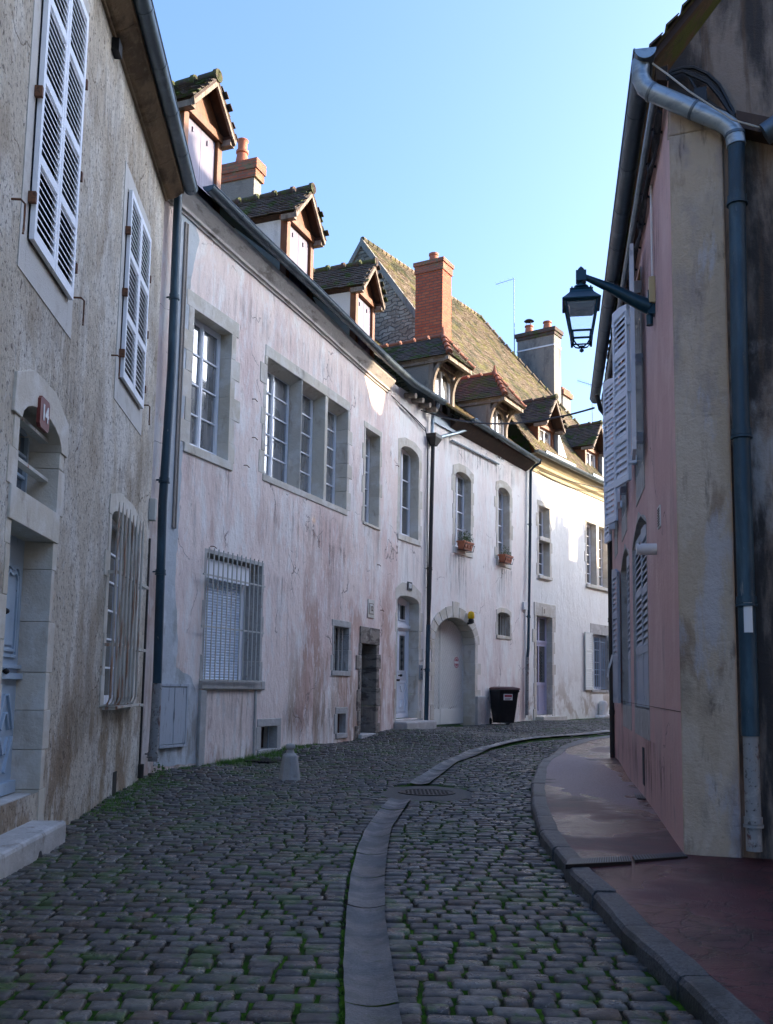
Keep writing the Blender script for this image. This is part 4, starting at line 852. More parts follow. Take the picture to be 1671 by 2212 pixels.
# flower boxes
for i, (x, y) in enumerate(((1007, 1179), (1094, 1207))):
    u, v = FC.uv(x, y, .15)
    fb = thing('flower_box', FC.P(u, v - .12, .12), ('terracotta flower box with a white flowering plant on the nearer sill', 'terracotta flower box with short sprigs on the further sill')[i], 'flower box', 'flower boxes on the gate house sills')
    mb = MB(FC); t = .1; a, b = u - .3, u + .3
    mb.add([(a + .04, v - .12, .05), (b - .04, v - .12, .05), (b - .04, v - .12, .2), (a + .04, v - .12, .2), (a, v + .08, .03), (b, v + .08, .03), (b, v + .08, .24), (a, v + .08, .24)], [(0, 1, 2, 3), (0, 4, 5, 1), (1, 5, 6, 2), (2, 6, 7, 3), (3, 7, 4, 0), (4, 5, 6, 7)])
    mb.box(a - .015, b + .015, v + .06, v + .1, .015, .255)
    for s in (-.17, 0, .17): mb.box(u + s - .05, u + s + .05, v - .06, v + .03, .215, .237)
    mb.build('planter', 'terrapot', fb, bevel=.004)
    mb = MB(FC)
    for k in range(260 if i == 0 else 130):
        U, H_, W = u + rr(-.27, .27), rr(.0, .2) * (1 + .5 * math.sin(k)), rr(.05, .22); q = v + .08 + max(.0, H_) ; s = .03; a_ = rr(0, 6.28)
        mb.add([(U, q, W), (U + s * math.cos(a_), q + rr(0, s), W + s * math.sin(a_)), (U + s * .7, q + s * 1.5, W + s * .3)], [(0, 1, 2)])
    mb.build('plant', 'plant', fb)
    mb = MB(FC); mb.tube([(a, v - .14, .22), (b, v - .14, .22), (b, v + .02, .27), (a, v + .02, .27), (a, v - .14, .22)], .008, 5); mb.tube([(a + .03, v - .14, 0), (a + .03, v - .14, .22)], .008, 5); mb.tube([(b - .03, v - .14, 0), (b - .03, v - .14, .22)], .008, 5); mb.build('bracket', 'blackiron', fb)
    if i == 0:
        mb = MB(FC); mb.tube([(u - .12, v + .05, .12), (u - .14, v + .4, .14)], .006, 5)
        for k in range(14): a_ = rr(0, 6.28); mb.lathe((u - .14 + rr(-.06, .06), v + .4 + rr(-.03, .05), .14 + rr(-.05, .05)), [(0, -.015), (.018, 0), (0, .015)], 6)
        mb.build('flower', 'whitee', fb)
stain(G, FC, .9, 2.4, 4.9, 1.5, (.14, .13, .12), .6); stain(G, FC, 4.0, 5.4, 4.9, 1.4, (.14, .13, .12), .6); stain(G, FC, 2.9, 6.4, 1.5, 1.1, (.30, .13, .08)); stain(G, FC, 0.1, 6.3, 8.1, .8, (.14, .13, .12), .5)
# yellow beacon
u, v = FC.uv(1017, 1330, .1); bc = thing('alarm_beacon', FC.P(u, v, 0), 'small yellow beacon on a black base above the arched gate', 'beacon light')
mb = MB(FC); mb.tube([(u, v - .2, 0), (u, v - .2, .12)], .03, 8); mb.lathe((u, v - .22, .12), [(.03, 0), (.08, .03), (.08, .1), (.06, .14)], 12); mb.build('base', 'black', bc)
MB(FC).lathe((u, v - .08, .12), [(.08, 0), (.09, .02), (.09, .12), (.07, .18), (.02, .2)], 14).build('dome', 'yellow', bc, smooth=True)

# ================================================================== WHITE HOUSE WITH THE STEEP ROOF
W = thing('townhouse', FD.P(4, .42), 'white rendered house with a very steep tan tiled roof and a rubble stone gable', 'house')
hs = []; SD = 1.36; WE = .35; VD = 8.80
a, b, v0, v1 = pxrect(FD, (1164, 1084), (1188, 1248)); v0, v1 = 4.98, 7.25; hs.append(hole(a, b, v0, v1))
o = casement(W, FD, a, b, v0, v1, .22, leaves=2, rows=3, transom=(6.15, 2), pane='glass', label='white cross window with a stone transom nearest the drainpipe'); mb = MB(FD); jambs(mb, a, b, v0, v1, .28, .1); lintel(mb, a, b, v1, 0, .16, .12, .28); mb.box(a, b, 6.12, 6.24, -.28, .06); mb.build('stone_surround', 'stone', o); add_sill(o, FD, a, b, v0, .22, .08, .1)
a, b, v0, v1 = FD.uv(1268, 1200)[0], FD.uv(1314, 1200)[0], 5.08, 7.3; m_ = (a + b) / 2; mb = MB(FD)
for x0, x1 in ((a, m_ - .12), (m_ + .12, b)): hs.append(hole(x0, x1, v0, v1)); o = casement(W, FD, x0, x1, v0, v1, .22, leaves=2, rows=6, pane='glass')
jambs(mb, a, b, v0, v1, .28, .1); mb.box(m_ - .12, m_ + .12, v0, v1, -.28, .01); mb.box(a - .1, b + .1, v1, v1 + .18, -.28, .015); mb.box(a - .1, b + .1, v0 - .12, v0, -.28, .09); mb.build('mullioned_surround', 'stone', W, bevel=.01)
dD = (FD.uv(1159, 1450)[0], FD.uv(1193, 1450)[0], .57, 3.68); hs.append(hole(*dD)); vt = FD.uv(1170, 1388)[1]
mb = MB(FD); q = -.22; u0, u1 = dD[:2]; mb.box(u0, u1, dD[2], dD[3], q - .05, q); mb.box(u0, u1, vt, vt + .08, q, q + .05)
for x in (u0, u0 + (u1 - u0) * .5 - .04, u1 - .08): mb.box(x, x + .08, vt + .08, dD[3], q, q + .03)
for x in (u0, u1 - .1): mb.box(x, x + .1, dD[2], vt, q, q + .03)
mb.box((u0 + u1) / 2 - .025, (u0 + u1) / 2 + .025, dD[2] + 1.0, vt - .1, q, q + .028); mb.box(u0 + .1, u1 - .1, vt - .1, vt, q, q + .03); mb.box(u0 + .1, u1 - .1, dD[2] + .92, dD[2] + 1.02, q, q + .03)
mb.box(u0 + .1, u1 - .1, dD[2], dD[2] + .12, q, q + .03); mb.box((u0 + u1) / 2 - .03, (u0 + u1) / 2 + .03, dD[2] + .12, dD[2] + .92, q, q + .028)
do = mb.build('glazed_door', mat('lavender_door_paint', (.50, .48, .60), rough=.5), W)
mb = MB(FD); mb.box(u0 + .1, u1 - .1, dD[2] + 1.02, vt - .1, q + .001, q + .006); mb.box(u0 + .08, u1 - .08, vt + .08, dD[3] - .05, q + .001, q + .006); mb.build('door_glass', 'glass', do)
mb = MB(FD)
for k in range(9):
    for s in (-1, 1):
        c = (u0 + u1) / 2 + s * .18; y = dD[2] + 1.12 + k * .105; mb.tube([(c + .06 * math.cos(t), y + .045 * math.sin(t), q + .014) for t in [j * .8 for j in range(9)]], .005, 4)
mb.build('door_ironwork', 'blackiron', do)
mb = MB(FD); jambs(mb, u0, u1, .4, dD[3], .28, .14, proud=.02); mb.box(u0 - .16, u1 + .26, dD[3], dD[3] + .42, -.28, .025); mb.box(u0 - .1, u1 + .5, .3, .52, 0, .3); mb.build('stone_surround', 'stone', do, bevel=.01)
gD = (FD.uv(1279, 1400)[0], FD.uv(1311, 1400)[0], 1.38, 3.35); hs.append(hole(*gD))
o = casement(W, FD, *gD, depth=.24, leaves=2, rows=4, pane='glass', label='ground floor window of the white house behind a blue-grey grille')
bars('window_grille', o, FD, gD[0], gD[1], gD[2] + .03, gD[3] - .1, -.06, 9, (1.45, 2.1, 3.1), 'bpaint', .014, 0)
mb = MB(FD); jambs(mb, *gD, .3, .1); mb.box(gD[0] - .12, gD[1] + .2, gD[3], gD[3] + .36, -.3, .012); mb.box(gD[0] - .1, gD[1] + .1, gD[2] - .08, gD[2], -.3, .05); mb.build('stone_surround', 'greystone', o)
louvre('shutter', W, FD.sub(gD[0] - .72, gD[2], .04), .66, gD[3] - gD[2] + .02, 'cpaint', sections=3, pitch=.07)
louvre('shutter', W, FD.sub(gD[1] + .06, gD[2], .04), .66, gD[3] - gD[2] + .02, 'cpaint', sections=3, pitch=.07)
LD = 12
wall(W, FD, [(0, -.4), (LD, -.4), (LD, VD - .02), (0, VD - .02)], hs, 'white')
UG = -1.6; WR = -5.4; VR = VD + SD * (WE - WR)
al = math.atan(SD); Lr = (WE - WR) / math.cos(al)
bb = lambda w: (WE - w) / math.cos(al)
poly = [(UG, bb(-.5)), (-.03, bb(-.45)), (-.02, 0), (LD, 0), (LD, bb(-1.2)), (8.9, bb(-2)), (7.3, bb(-4)), (6.6, Lr), (UG, Lr)]
rf, FRD, _ = roofplane(W, FD, UG, LD, WE, VD, SD, WR, 'tileT', poly=poly)
mb = MB(FD); mb.quad((UG, VR, WR), (6.6, VR, WR), (9.5, VD, 2 * WR - WE), (UG, VD, 2 * WR - WE)); mb.add([(6.6, VR, WR), (LD, VD + 1.6, -1.2), (LD, VD, WR * 2)], [(0, 1, 2)]); mb.build('rear_roof', 'tileM', W)
mb = MB(FD)
k = 30
for i in range(k): a = UG + (6.6 - UG) * i / k; mb.tube([(a, VR + .02, WR), (a + .24, VR + .03, WR)], [.1, .085], 8)
hp = [(6.6, VR, WR), (7.3, VD + SD * (WE + 4), -4), (8.9, VD + SD * (WE + 2), -2), (LD, VD + SD * (WE + 1.2), -1.2)]
for p0, p1 in zip(hp, hp[1:]): ridge_tiles(mb, (p0[0], p0[1] + .03, p0[2]), (p1[0], p1[1] + .03, p1[2]), .09)
mb.build('ridge_tile', 'tileT', rf, smooth=True)
# rubble gable with coping
mb = MB(Fr(FD.P(UG + .02, 0, 0), -FD.W, (0, 0, 1), -FD.U))
mb.sheet([(.5, 8.9), (11.0, 8.9), (-WR, VR - .05), (.5, VD + SD * (WE + .5) - .05)]); mb.build('stone_gable', 'gable', W)
mb = MB(Fr(FD.P(UG, 0, 0), -FD.W, (0, 0, 1), -FD.U)); mb.prism([(.45, VD + SD * (WE + .45) + .04), (-WR, VR + .04), (-WR, VR - .26), (.45, VD + SD * (WE + .45) - .26)], -.06, .05); mb.prism([(-WR, VR + .04), (11.2, VD), (11.1, VD - .2), (-WR, VR - .2)], -.06, .05); mb.build('coping', 'rough_ch', W)
cpD = [(0, VD - .52), (.04, VD - .52), (.06, VD - .42), (.16, VD - .36), (.17, VD - .28), (.3, VD - .14), (.32, VD - .06), (0, VD - .06)]
MB(FD).ext(cpD, 0.02, LD).build('cornice', mat('ochre_cornice', (.55, .46, .28), rough=.9, bumps=[(20, .01)]), W)
gutter(W, FD, [(-.15, VD - .02, .44), (LD, VD - .04, .44)], .085)
for i, (uc, lb) in enumerate(((1.6, 'gabled timber dormer nearest the grey double chimney'), (5.42, 'gabled timber dormer half hidden by the pink house'))):
    dormer(W, FD, uc, .6, 9.9 + i * .05, 9.05, .95, .38, vg=VD, we=WE, sl=SD, fill='window', roofm='tileM', w0=-.05, label=lb, cheek='oak', wood='oak', ro=.12)
for uc in (1.6, 5.42): MB(FD).prism([(uc + .62, 9.0), (uc + 1.5, 8.95), (uc + .62, 9.95)], -.6, .1).box(uc - .7, uc + 1.6, 8.9, 9.0, .08, .3).build('lead_flashing', 'lead', W)
# grey double-flue chimney
def on_roof(px, py):
    best = None
    for k in range(0, 600):
        w = -k * .01; u, v = FD.uv(px, py, w)
        if v <= VD + SD * (WE - w): best = (u, v, w); break
    return best or (u, v, w)
b1 = on_roof(1198, 862); tv = FD.uv(1198, 704, b1[2])[1]; wl = b1[2] - 1.35
for k in range(400):
    w = b1[2] - k * .01
    if FD.uv(1118, 730, w)[0] >= b1[0]: wl = w; break
tv = FD.uv(1196, 705, b1[2])[1]; du = FD.uv(1212, 720, b1[2])[0] - b1[0]
ch = MB(FD).box(b1[0], b1[0] + du, b1[1] - 1, tv - .3, wl, b1[2]).build('chimney', 'rough_ch', W); ch['label'] = 'broad grey rendered chimney with two terracotta pots'
mb = MB(FD); mb.box(b1[0] - .04, b1[0] + du + .04, tv - .3, tv - .16, wl - .04, b1[2] + .04); mb.box(b1[0] - .09, b1[0] + du + .09, tv - .16, tv, wl - .09, b1[2] + .09); mb.build('chimney_cap', 'tileR', ch)
mb = MB(FD); mb.box(b1[0] - .02, b1[0] + du + .02, tv - .78, tv - .72, wl - .02, b1[2] + .02); mb.build('chimney_strap', 'whitee', ch)
for k, q in enumerate((.22, .72)): MB(FD).lathe((b1[0] + du / 2, tv, b1[2] + (wl - b1[2]) * (q + .05)), [(.2, 0), (.15, .35), (.19, .37), (.18, .42)], 14).build('chimney_pot', 'terrapot', ch, smooth=True)
mb = MB(FD); c_ = (b1[0] + du / 2, tv + .42, b1[2] + (wl - b1[2]) * .77)
for k in range(3): mb.tube([(c_[0] + .12 * math.cos(k * 2.1), c_[1], c_[2] + .12 * math.sin(k * 2.1)), (c_[0] + .12 * math.cos(k * 2.1), c_[1] + .2, c_[2] + .12 * math.sin(k * 2.1))], .012, 5)
mb.lathe((c_[0], c_[1] + .2, c_[2]), [(.22, 0), (.15, .06), (0, .09)], 12); mb.build('chimney_cowl', 'blackiron', ch)
an = thing('television_aerial', FD.P(b1[0], tv - 1.2, wl), 'thin television aerial on a tall mast strapped to the broad grey chimney', 'aerial')
hM = FD.uv(1112, 597, wl)[1]
mb = MB(FD); um = b1[0] - .06; mb.tube([(um, tv - 1.3, wl - .1), (um, hM, wl - .12)], .024, 6); mb.build('mast', 'zinclt', an)
mb = MB(FD); mb.tube([(um, hM, wl - .12), (um - .0, hM - .05, wl - 1.0)], .01, 5)
for k in range(5): w = wl - .12 - k * .2; mb.tube([(um - .18, hM - .01 * k, w), (um + .18, hM - .01 * k, w)], .006, 4)
mb.build('antenna_boom', 'zinclt', an)
# pipes of the white house
q = lambda x, y, w=.1: (*FD.uv(x, y, w), w)
pipe(W, FD, [q(1168, 992, .4), q(1167, 1000, .36), q(1155, 1007, .2), q(1147, 1017), q(1145, 1200), q(1142, 1400), q(1140, 1420)], .045, (6.5, 3.6), 'pipeblue')
pipe(W, FD, [q(1140, 1420), q(1139, 1545)], .05, (2.0,), 'castiron')
u, v = FD.uv(1134, 1308, .05); mb = MB(FD); mb.box(u - .12, u + .12, v - .13, v + .1, 0, .1); mb.tube([(u + .06, v - .1, .04), (u + .06, .5, .04)], .02, 6); mb.build('junction_box', 'whitee', W)
pl = thing('house_number_plate', FD.P(1, 3.9), 'pale weathered number plate reading 8 on the lintel of the lavender door', 'house number')
u, v = FD.uv(1176, 1321, .03); MB(FD).box(u - .14, u + .14, v - .14, v + .14, .026, .04).build('plate', 'stone', pl, bevel=.02); text('numerals', '8', .2, FD, u, v, .042, 'greywood', pl, .004)

# ================================================================== FAR HOUSE AND ITS CHIMNEY
dY = 44.
def farp(px, py, Y): r_ = ray(px, py); t = Y / r_.y; return CAMP + r_ * t
o_ = farp(1218, 900, dY); FF = Fr((o_.x, o_.y, 0), V3((.57, .82, 0)), (0, 0, 1), V3((.82, -.57, 0)))
FH = thing('distant_house', FF.P(3, .4, -3), 'distant grey house seen only by its chimney and gable beyond the steep roof', 'house')
def fu(px, py, w=0): return FF.uv(px, py, w)
z0 = fu(1240, 862)[1]
mb = MB(FF); mb.box(0, 11, 0, z0 - 3.4, -7, 0); mb.build('wall', 'rough_ch', FH)
mb = MB(FF); mb.quad((0, z0 - 3.4, 0), (11, z0 - 3.4, 0), (11, z0 - .4, -3.5), (0, z0 - .4, -3.5)); mb.quad((0, z0 - 3.4, -7), (11, z0 - 3.4, -7), (11, z0 - .4, -3.5), (0, z0 - .4, -3.5)); mb.build('roof', 'tileM', FH)
a, b = fu(1265, 870, 0)[0], 1.0
mb = MB(FF); mb.box(.6, 1.5, 5, z0 + .1, -2.6, -.3); ch = mb.build('chimney', 'rough_ch', FH)
mb = MB(FF); mb.box(.5, 1.6, z0 + .1, z0 + .35, -2.7, -.2); mb.box(.56, 1.54, z0 + .35, z0 + .5, -2.6, -.3)
mb.build('chimney_cap', 'brickcap', ch)
mb = MB(FF)
for w in (-.8, -1.5, -2.2): MB(FF).lathe((1.05, z0 + .5, w), [(.16, 0), (.12, .2)], 8).build('chimney_pot', 'terrapot', ch)
pa = farp(1264, 830, 40); an = thing('television_aerial', (pa.x, pa.y, pa.z - 1.5), 'small comb-shaped television aerial between the street lamp and the gutter', 'aerial')
fa = Fr(pa, (1, 0, 0), (0, 0, 1), (0, -1, 0)); mb = MB(fa); mb.tube([(-.32, .16, 0), (.45, -.08, 0)], .014, 4)
for k in range(9): mb.tube([(-.3 + k * .09, .16 - k * .029 - .1, 0), (-.3 + k * .09, .16 - k * .029 + .1, 0)], .009, 4)
mb.build('comb', 'zinclt', an); mb = MB(fa); mb.tube([(.3, 0, 0), (.34, -3.6, 0)], .02, 5); mb.build('mast', 'zinclt', an)

# ================================================================== PINK HOUSE ON THE RIGHT
E = thing('townhouse', FE.P(3, .1, -1), 'smooth salmon pink house with a stained cream end wall at the right edge', 'house')
hs = []; LE = 9.75
def gtw(u): return .20 + .07 * u / 9.75
def gtv(u): return 6.62 + .10 * u / 9.75
cb = mat('white_shutter_paint', (.70, .74, .80), rough=.5, bumps=[(50, .001)])
M['wsh'] = cb; M['gsh'] = mat('grey_shutter_paint', (.42, .45, .50), [((.30, .32, .36), 3, .5, .7, .6)], .55, bumps=[(50, .001)])
# ground floor openings
n0, n1 = FE.uv(1400, 1300)[0], FE.uv(1369, 1300)[0]; nv0, nv1, nr = 1.15, 3.15, .22
hs.append(hole(n0, n1, nv0, nv1, nr))
m0, m1 = FE.uv(1363, 1400)[0], FE.uv(1345, 1400)[0]; hs.append(hole(m0, m1, nv0, nv1, nr))
for a, b, rise in ((n0, n1, nr), (m0, m1, nr)):
    mb = MB(FE); mb.box(a, b, nv0, nv1 + rise, -.3, -.25); o = mb.build('window_recess', 'darkwood', E)
    mb = MB(FE); mb.box(a - .0, a + .012, nv0, nv1, -.3, .006); mb.box(b - .012, b, nv0, nv1, -.3, .006); mb.prism([(a, nv1)] + [(b, nv1)] + [(b, nv1 + rise + .1), (a, nv1 + rise + .1)], -.3, -.12)
    mb.box(a - .02, b + .02, nv0 - .32, nv0, -.3, .004)
    ar = arc(a, b, nv1, rise); mb.prism(ar + [(a - .06, nv1), ] + [((a + b) / 2, nv1 + rise + .1), (b + .06, nv1)], -.1, .006)
    mb.build('stone_surround', 'greystone', o)
def leaf(u, v, w, wd, h, th, m, rise=.0, pan=0, name='shutter', sec=3, flip=1, label=None):
    U = (FE.U * flip * math.cos(th) + FE.W * math.sin(th)); Wn = (FE.W * math.cos(th) - FE.U * flip * math.sin(th))
    o = louvre(name, E, Fr(FE.P(u, v, w), U, FE.V, Wn), wd, h, m, rise, .04, pan, sec, .075)
    if label: o['label'] = label
    return o
hw = (n1 - n0) / 2
leaf(n0 + .02, nv0 + .02, -.06, hw - .03, nv1 - nv0 - .02, 0, 'gsh', .1, .62); leaf(n0 + hw, nv0 + .02, -.06, hw - .03, nv1 - nv0 + .04, 0, 'gsh', .02, .62)
hw = (m1 - m0) / 2
leaf(m0 + .02, nv0 + .02, -.06, hw - .03, nv1 - nv0, 0, 'gsh', .1, .62)
o = leaf(m1, nv0 + .02, .03, .55, nv1 - nv0, math.radians(5), 'gsh', .1, .62, label='open grey shutter leaf with a white hook')
mb = MB(FE); s = m1; mb.tube([(s + .1, 1.9, .14), (s + .12, 1.78, .17), (s + .07, 1.7, .2), (s + .12, 1.62, .21), (s + .05, 1.56, .22)], .016, 6); mb.build('shutter_hook', 'whitee', o)
# first floor windows
for k, (ua, ub) in enumerate(((2.87, 3.92), (5.75, 6.75), (8.0, 8.7))):
    v0, v1 = 3.9, 6.12; hs.append(hole(ua, ub, v0, v1, .1)); o = casement(E, FE, ua, ub, v0, v1 + .1, .18, 2, 3, pane='glass')
    mb = MB(FE); jambs(mb, ua, ub, v0, v1, .22, .05, proud=.006); mb.box(ua - .06, ub + .06, v0 - .32, v0, -.22, .008); mb.build('stone_surround', 'greystone', o)
    leaf(ub - .02, v0 + .0, .06, .5 if k < 2 else .4, v1 - v0, math.radians(17 if k < 2 else 9), 'wsh', .07, 0, sec=4)
    leaf(ua + .02, v0 + .0, .09, .5, v1 - v0, math.radians(3), 'wsh', .07, 0, sec=4, flip=-1)
    mb = MB(FE)
    for q in (.2, 1.1, 1.95): MB(FE).box(ub - .05, ub + .05, v0 + q, v0 + q + .1, .0, .1).build('hinge', 'wsh', o); MB(FE).box(ua - .05, ua + .05, v0 + q, v0 + q + .1, 0, .12).build('hinge', 'wsh', o)
outer = [(0, -.4), (LE, -.4), (LE, 6.72), (0, 6.62)]
wall(E, FE, outer, hs, 'epink')
stain(E, FE, .1, 9.0, 6.2, 1.2, (.20, .13, .10), .6); stain(E, FE, 1.9, 3.6, .85, .6, (.16, .10, .06), .6); stain(E, FE, .05, 9, .9, .75, (.14, .13, .12), .5)
mb = MB(FE); mb.box(-.0, LE, 1.195, 1.2, .0, .003); mb.build('render_joint', 'darkwood', E)
SE = 1.22
AM = 9
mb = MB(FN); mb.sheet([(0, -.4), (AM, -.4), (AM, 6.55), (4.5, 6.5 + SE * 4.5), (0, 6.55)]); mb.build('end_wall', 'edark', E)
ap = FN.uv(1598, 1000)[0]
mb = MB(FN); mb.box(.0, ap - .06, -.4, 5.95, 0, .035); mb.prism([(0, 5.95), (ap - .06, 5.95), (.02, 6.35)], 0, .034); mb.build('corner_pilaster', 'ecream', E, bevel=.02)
# roof
al = math.atan(SE); L_ = 4.9 / math.cos(al)
roofplane(E, FE, -.14, LE + .1, .13, 6.70, SE, -6.1, 'tileR')
vr = 6.70 + SE * (6.1 + .13)
mb = MB(FE); mb.quad((-.12, vr, -6.1), (LE + .1, vr, -6.1), (LE + .1, 6.6, -9.3), (-.12, 6.6, -9.3)); mb.quad((LE, -.4, 0), (LE, -.4, -9), (LE, 6.6, -9), (LE, 6.6, 0)); mb.add([(LE, 6.6, 0), (LE, 6.6, -9), (LE, vr - .1, -6.1)], [(0, 1, 2)]); mb.build('rear_roof', 'tileR', E)
mb = MB(FE); mb.prism([(0, 0), (1, 0), (1, .1), (0, .1)], 0, 0.01)  # tiny verge fillet hidden under the tiles
mb = MB(FE); mb.ext([(.13, 6.60), (.13, 6.69), (-6.1, vr), (-6.1, vr - .12)], -.08, -.0); mb.build('verge_board', 'darkwood', E)
mb = MB(FE); mb.ext([(0, 6.48), (.09, 6.5), (.1, 6.6), (0, 6.62)], .02, LE); mb.build('soffit', 'darkwood', E)
gutter(E, FE, [(-.2, gtv(0) + .02, gtw(0)), (LE, gtv(LE), gtw(LE))], .088)
mb = MB(FE); mb.add([(-.206, gtv(0) + .02, gtw(0))] + [(-.206, gtv(0) + .02 + .088 * math.sin(math.pi + math.pi * i / 12), gtw(0) + .088 * math.cos(math.pi + math.pi * i / 12)) for i in range(13)], [(0, i + 1, i + 2) for i in range(12)]); mb.build('gutter_end_cap', 'zinclt', E)
MB(FE).tube([(.05, 6.4, .10), (LE, 6.5, .14)], .035, 8).build('conduit', 'zinclt', E)
mb = MB(FE)
for j in range(4):
    pts = [(.1 + i * .24, 6.33 - j * .025 + .025 * math.sin(i * 1.9 + j * 2) + .01 * i * .24, .05 + .02 * math.sin(i + j)) for i in range(41)]; mb.tube(pts, .013, 5)
for i in range(16): u = .5 + i * .58; mb.tube([(u, 6.3 + .01 * u, 0), (u, 6.34 + .01 * u, .09)], .012, 5); mb.box(u - .03, u + .03, 6.27 + .01 * u, 6.33 + .01 * u, .03, .08)
mb.build('cable_bundle', 'cable', E)
a = FE.uv(1415, 640)[0]
mb = MB(FE); mb.tube([(a, 5.3, .02), (a - .02, 6.3, .02)], .011, 6)
mb.build('cable_conduit', 'whitee', E)
mb = MB(FE); u, v = FE.uv(1426, 1117); mb.box(u - .1, u + .1, v - .1, v + .1, 0, .012); o = mb.build('vent_frame', 'whitee', E)
mb = MB(FE)
for i in range(7):
    for j in range(5): mb.box(u - .08 + j * .034, u - .056 + j * .034, v - .085 + i * .025, v - .068 + i * .025, .012, .014)
mb.build('vent_slot', 'darkwood', o)
u, v = FE.uv(1419, 1186); mb = MB(FE); mb.tube([(u, v, 0), (u, v, .15)], .055, 16); mb.tube([(u, v, .14), (u, v, .17)], .046, 14); mb.tube([(u, v, .17), (u, v, .19)], .056, 14); mb.build('flue_outlet', 'whitee', E, smooth=True)
u, v = FE.uv(1392, 1690); mb = MB(FE); mb.box(u - .12, u + .12, .3, .72, .002, .006); mb.build('cellar_vent', 'blackiron', E)
# far drainpipe at the street bend
q = lambda x, y, w=.1: (*FE.uv(x, y, w), w)
pipe(E, FE, [(9.1, 6.6, .26), (9.15, 6.35, .2), (9.25, 6.2, .07), (9.3, 5.2, .06), (9.4, .1, .05)], .042, (4.6, 2.6, 1.), 'blackpipe')
# end-wall downpipe with a long swan neck
n = lambda x, y, w=.13: (*FN.uv(x, y, w), w)
pts = [(1386, 132), (1384, 152), (1386, 172), (1394, 188), (1408, 199), (1430, 208), (1500, 238), (1558, 262), (1578, 275), (1588, 292), (1591, 315)]
PW = [.12] * len(pts)
o = pipe(E, FN, [n(x, y) for x, y in pts], .075, (), 'zinclt', 'swan_neck')
for i in (4, 6, 9): c = V3(n(*pts[i])); t = (V3(n(*pts[i + 1])) - c).normalized(); MB(FN).tube([tuple(c - t * .012), tuple(c + t * .012)], .080, 16).build('pipe_seam', 'zinc', o, smooth=True)
pipe(E, FN, [n(1591, 308), n(1598, 800), n(1610, 1200), n(1622, 1590)], .065, (5.25, 3.35, 2.05, .98), 'pipeblue')
pipe(E, FN, [n(1622, 1585), n(1630, 1838)], .058, (.42,), 'castiron', 'drainpipe_foot')
u, v = n(1616, 1330)[:2]; f2 = FN; mb = MB(FN)
for k in range(6):
    t0 = math.radians(60 + k * 9); t1 = math.radians(69 + k * 9); r = .068
    mb.quad((u + r * math.cos(t0), v - .13, .13 + r * math.sin(t0)), (u + r * math.cos(t1), v - .13, .13 + r * math.sin(t1)), (u + r * math.cos(t1), v + .13, .13 + r * math.sin(t1)), (u + r * math.cos(t0), v + .13, .13 + r * math.sin(t0)))
sk = mb.build('paper_sticker', 'whitee', None); setp(sk, 'torn white paper sticker on the blue-grey downpipe of the cream end wall', 'sticker')
# neighbour's lean-to corner at the frame edge
mb = MB(FN); a1, a2 = FN.uv(1592, 262)[0], FN.uv(1672, 330)[0]; v1, v2 = FN.uv(1592, 262)[1], FN.uv(1672, 325)[1]
mb.prism([(a1, v1), (a2 + 1, v2 - (v1 - v2) * .9), (a2 + 1, v2 - (v1 - v2) * .9 - .16), (a1, v1 - .14)], .0, .16); mb.build('eaves_strip', 'darkwood', E)
mb = MB(FN); u, v = FN.uv(1652, 270, .2); mb.tube([(u, v - .08, .2), (u + .8, v + .32, .3)], .09, 12); mb.build('gutter_end', 'zinc', E, smooth=True)
# cables over the end wall
cb_ = thing('cable_loop', FN.P(.8, 0, .1), 'looped black cables and one cream wire hung over the top of the cream end wall', 'cable')
mb = MB(FN)
for j, off in enumerate((0, 4, -4, 8)):
    pts = [(1440, 168), (1452, 156), (1475, 149), (1500, 152 + off), (1530, 166 + off), (1555, 192 + off * 1.5), (1572, 222 + off), (1588, 250)]
    mb.tube([n(x, y + off * .6, .06 + .01 * j) for x, y in pts], .014, 6)
mb.tube([n(1480, 150, .07), n(1506, 195, .08), n(1525, 215, .08), n(1560, 238, .08), n(1586, 252, .07)], .013, 6); u, v, _ = n(1513, 202); mb.box(u - .05, u + .05, v - .06, v + .06, .04, .12)
mb.build('black_cable', 'cable', cb_, smooth=True)
MB(FN).tube([n(1410, 137, .16), n(1425, 148, .16), n(1442, 160, .18), n(1490, 198, .23), n(1584, 259, .22), n(1647, 277, .2)], .008, 5).build('cream_wire', 'wcable', cb_)

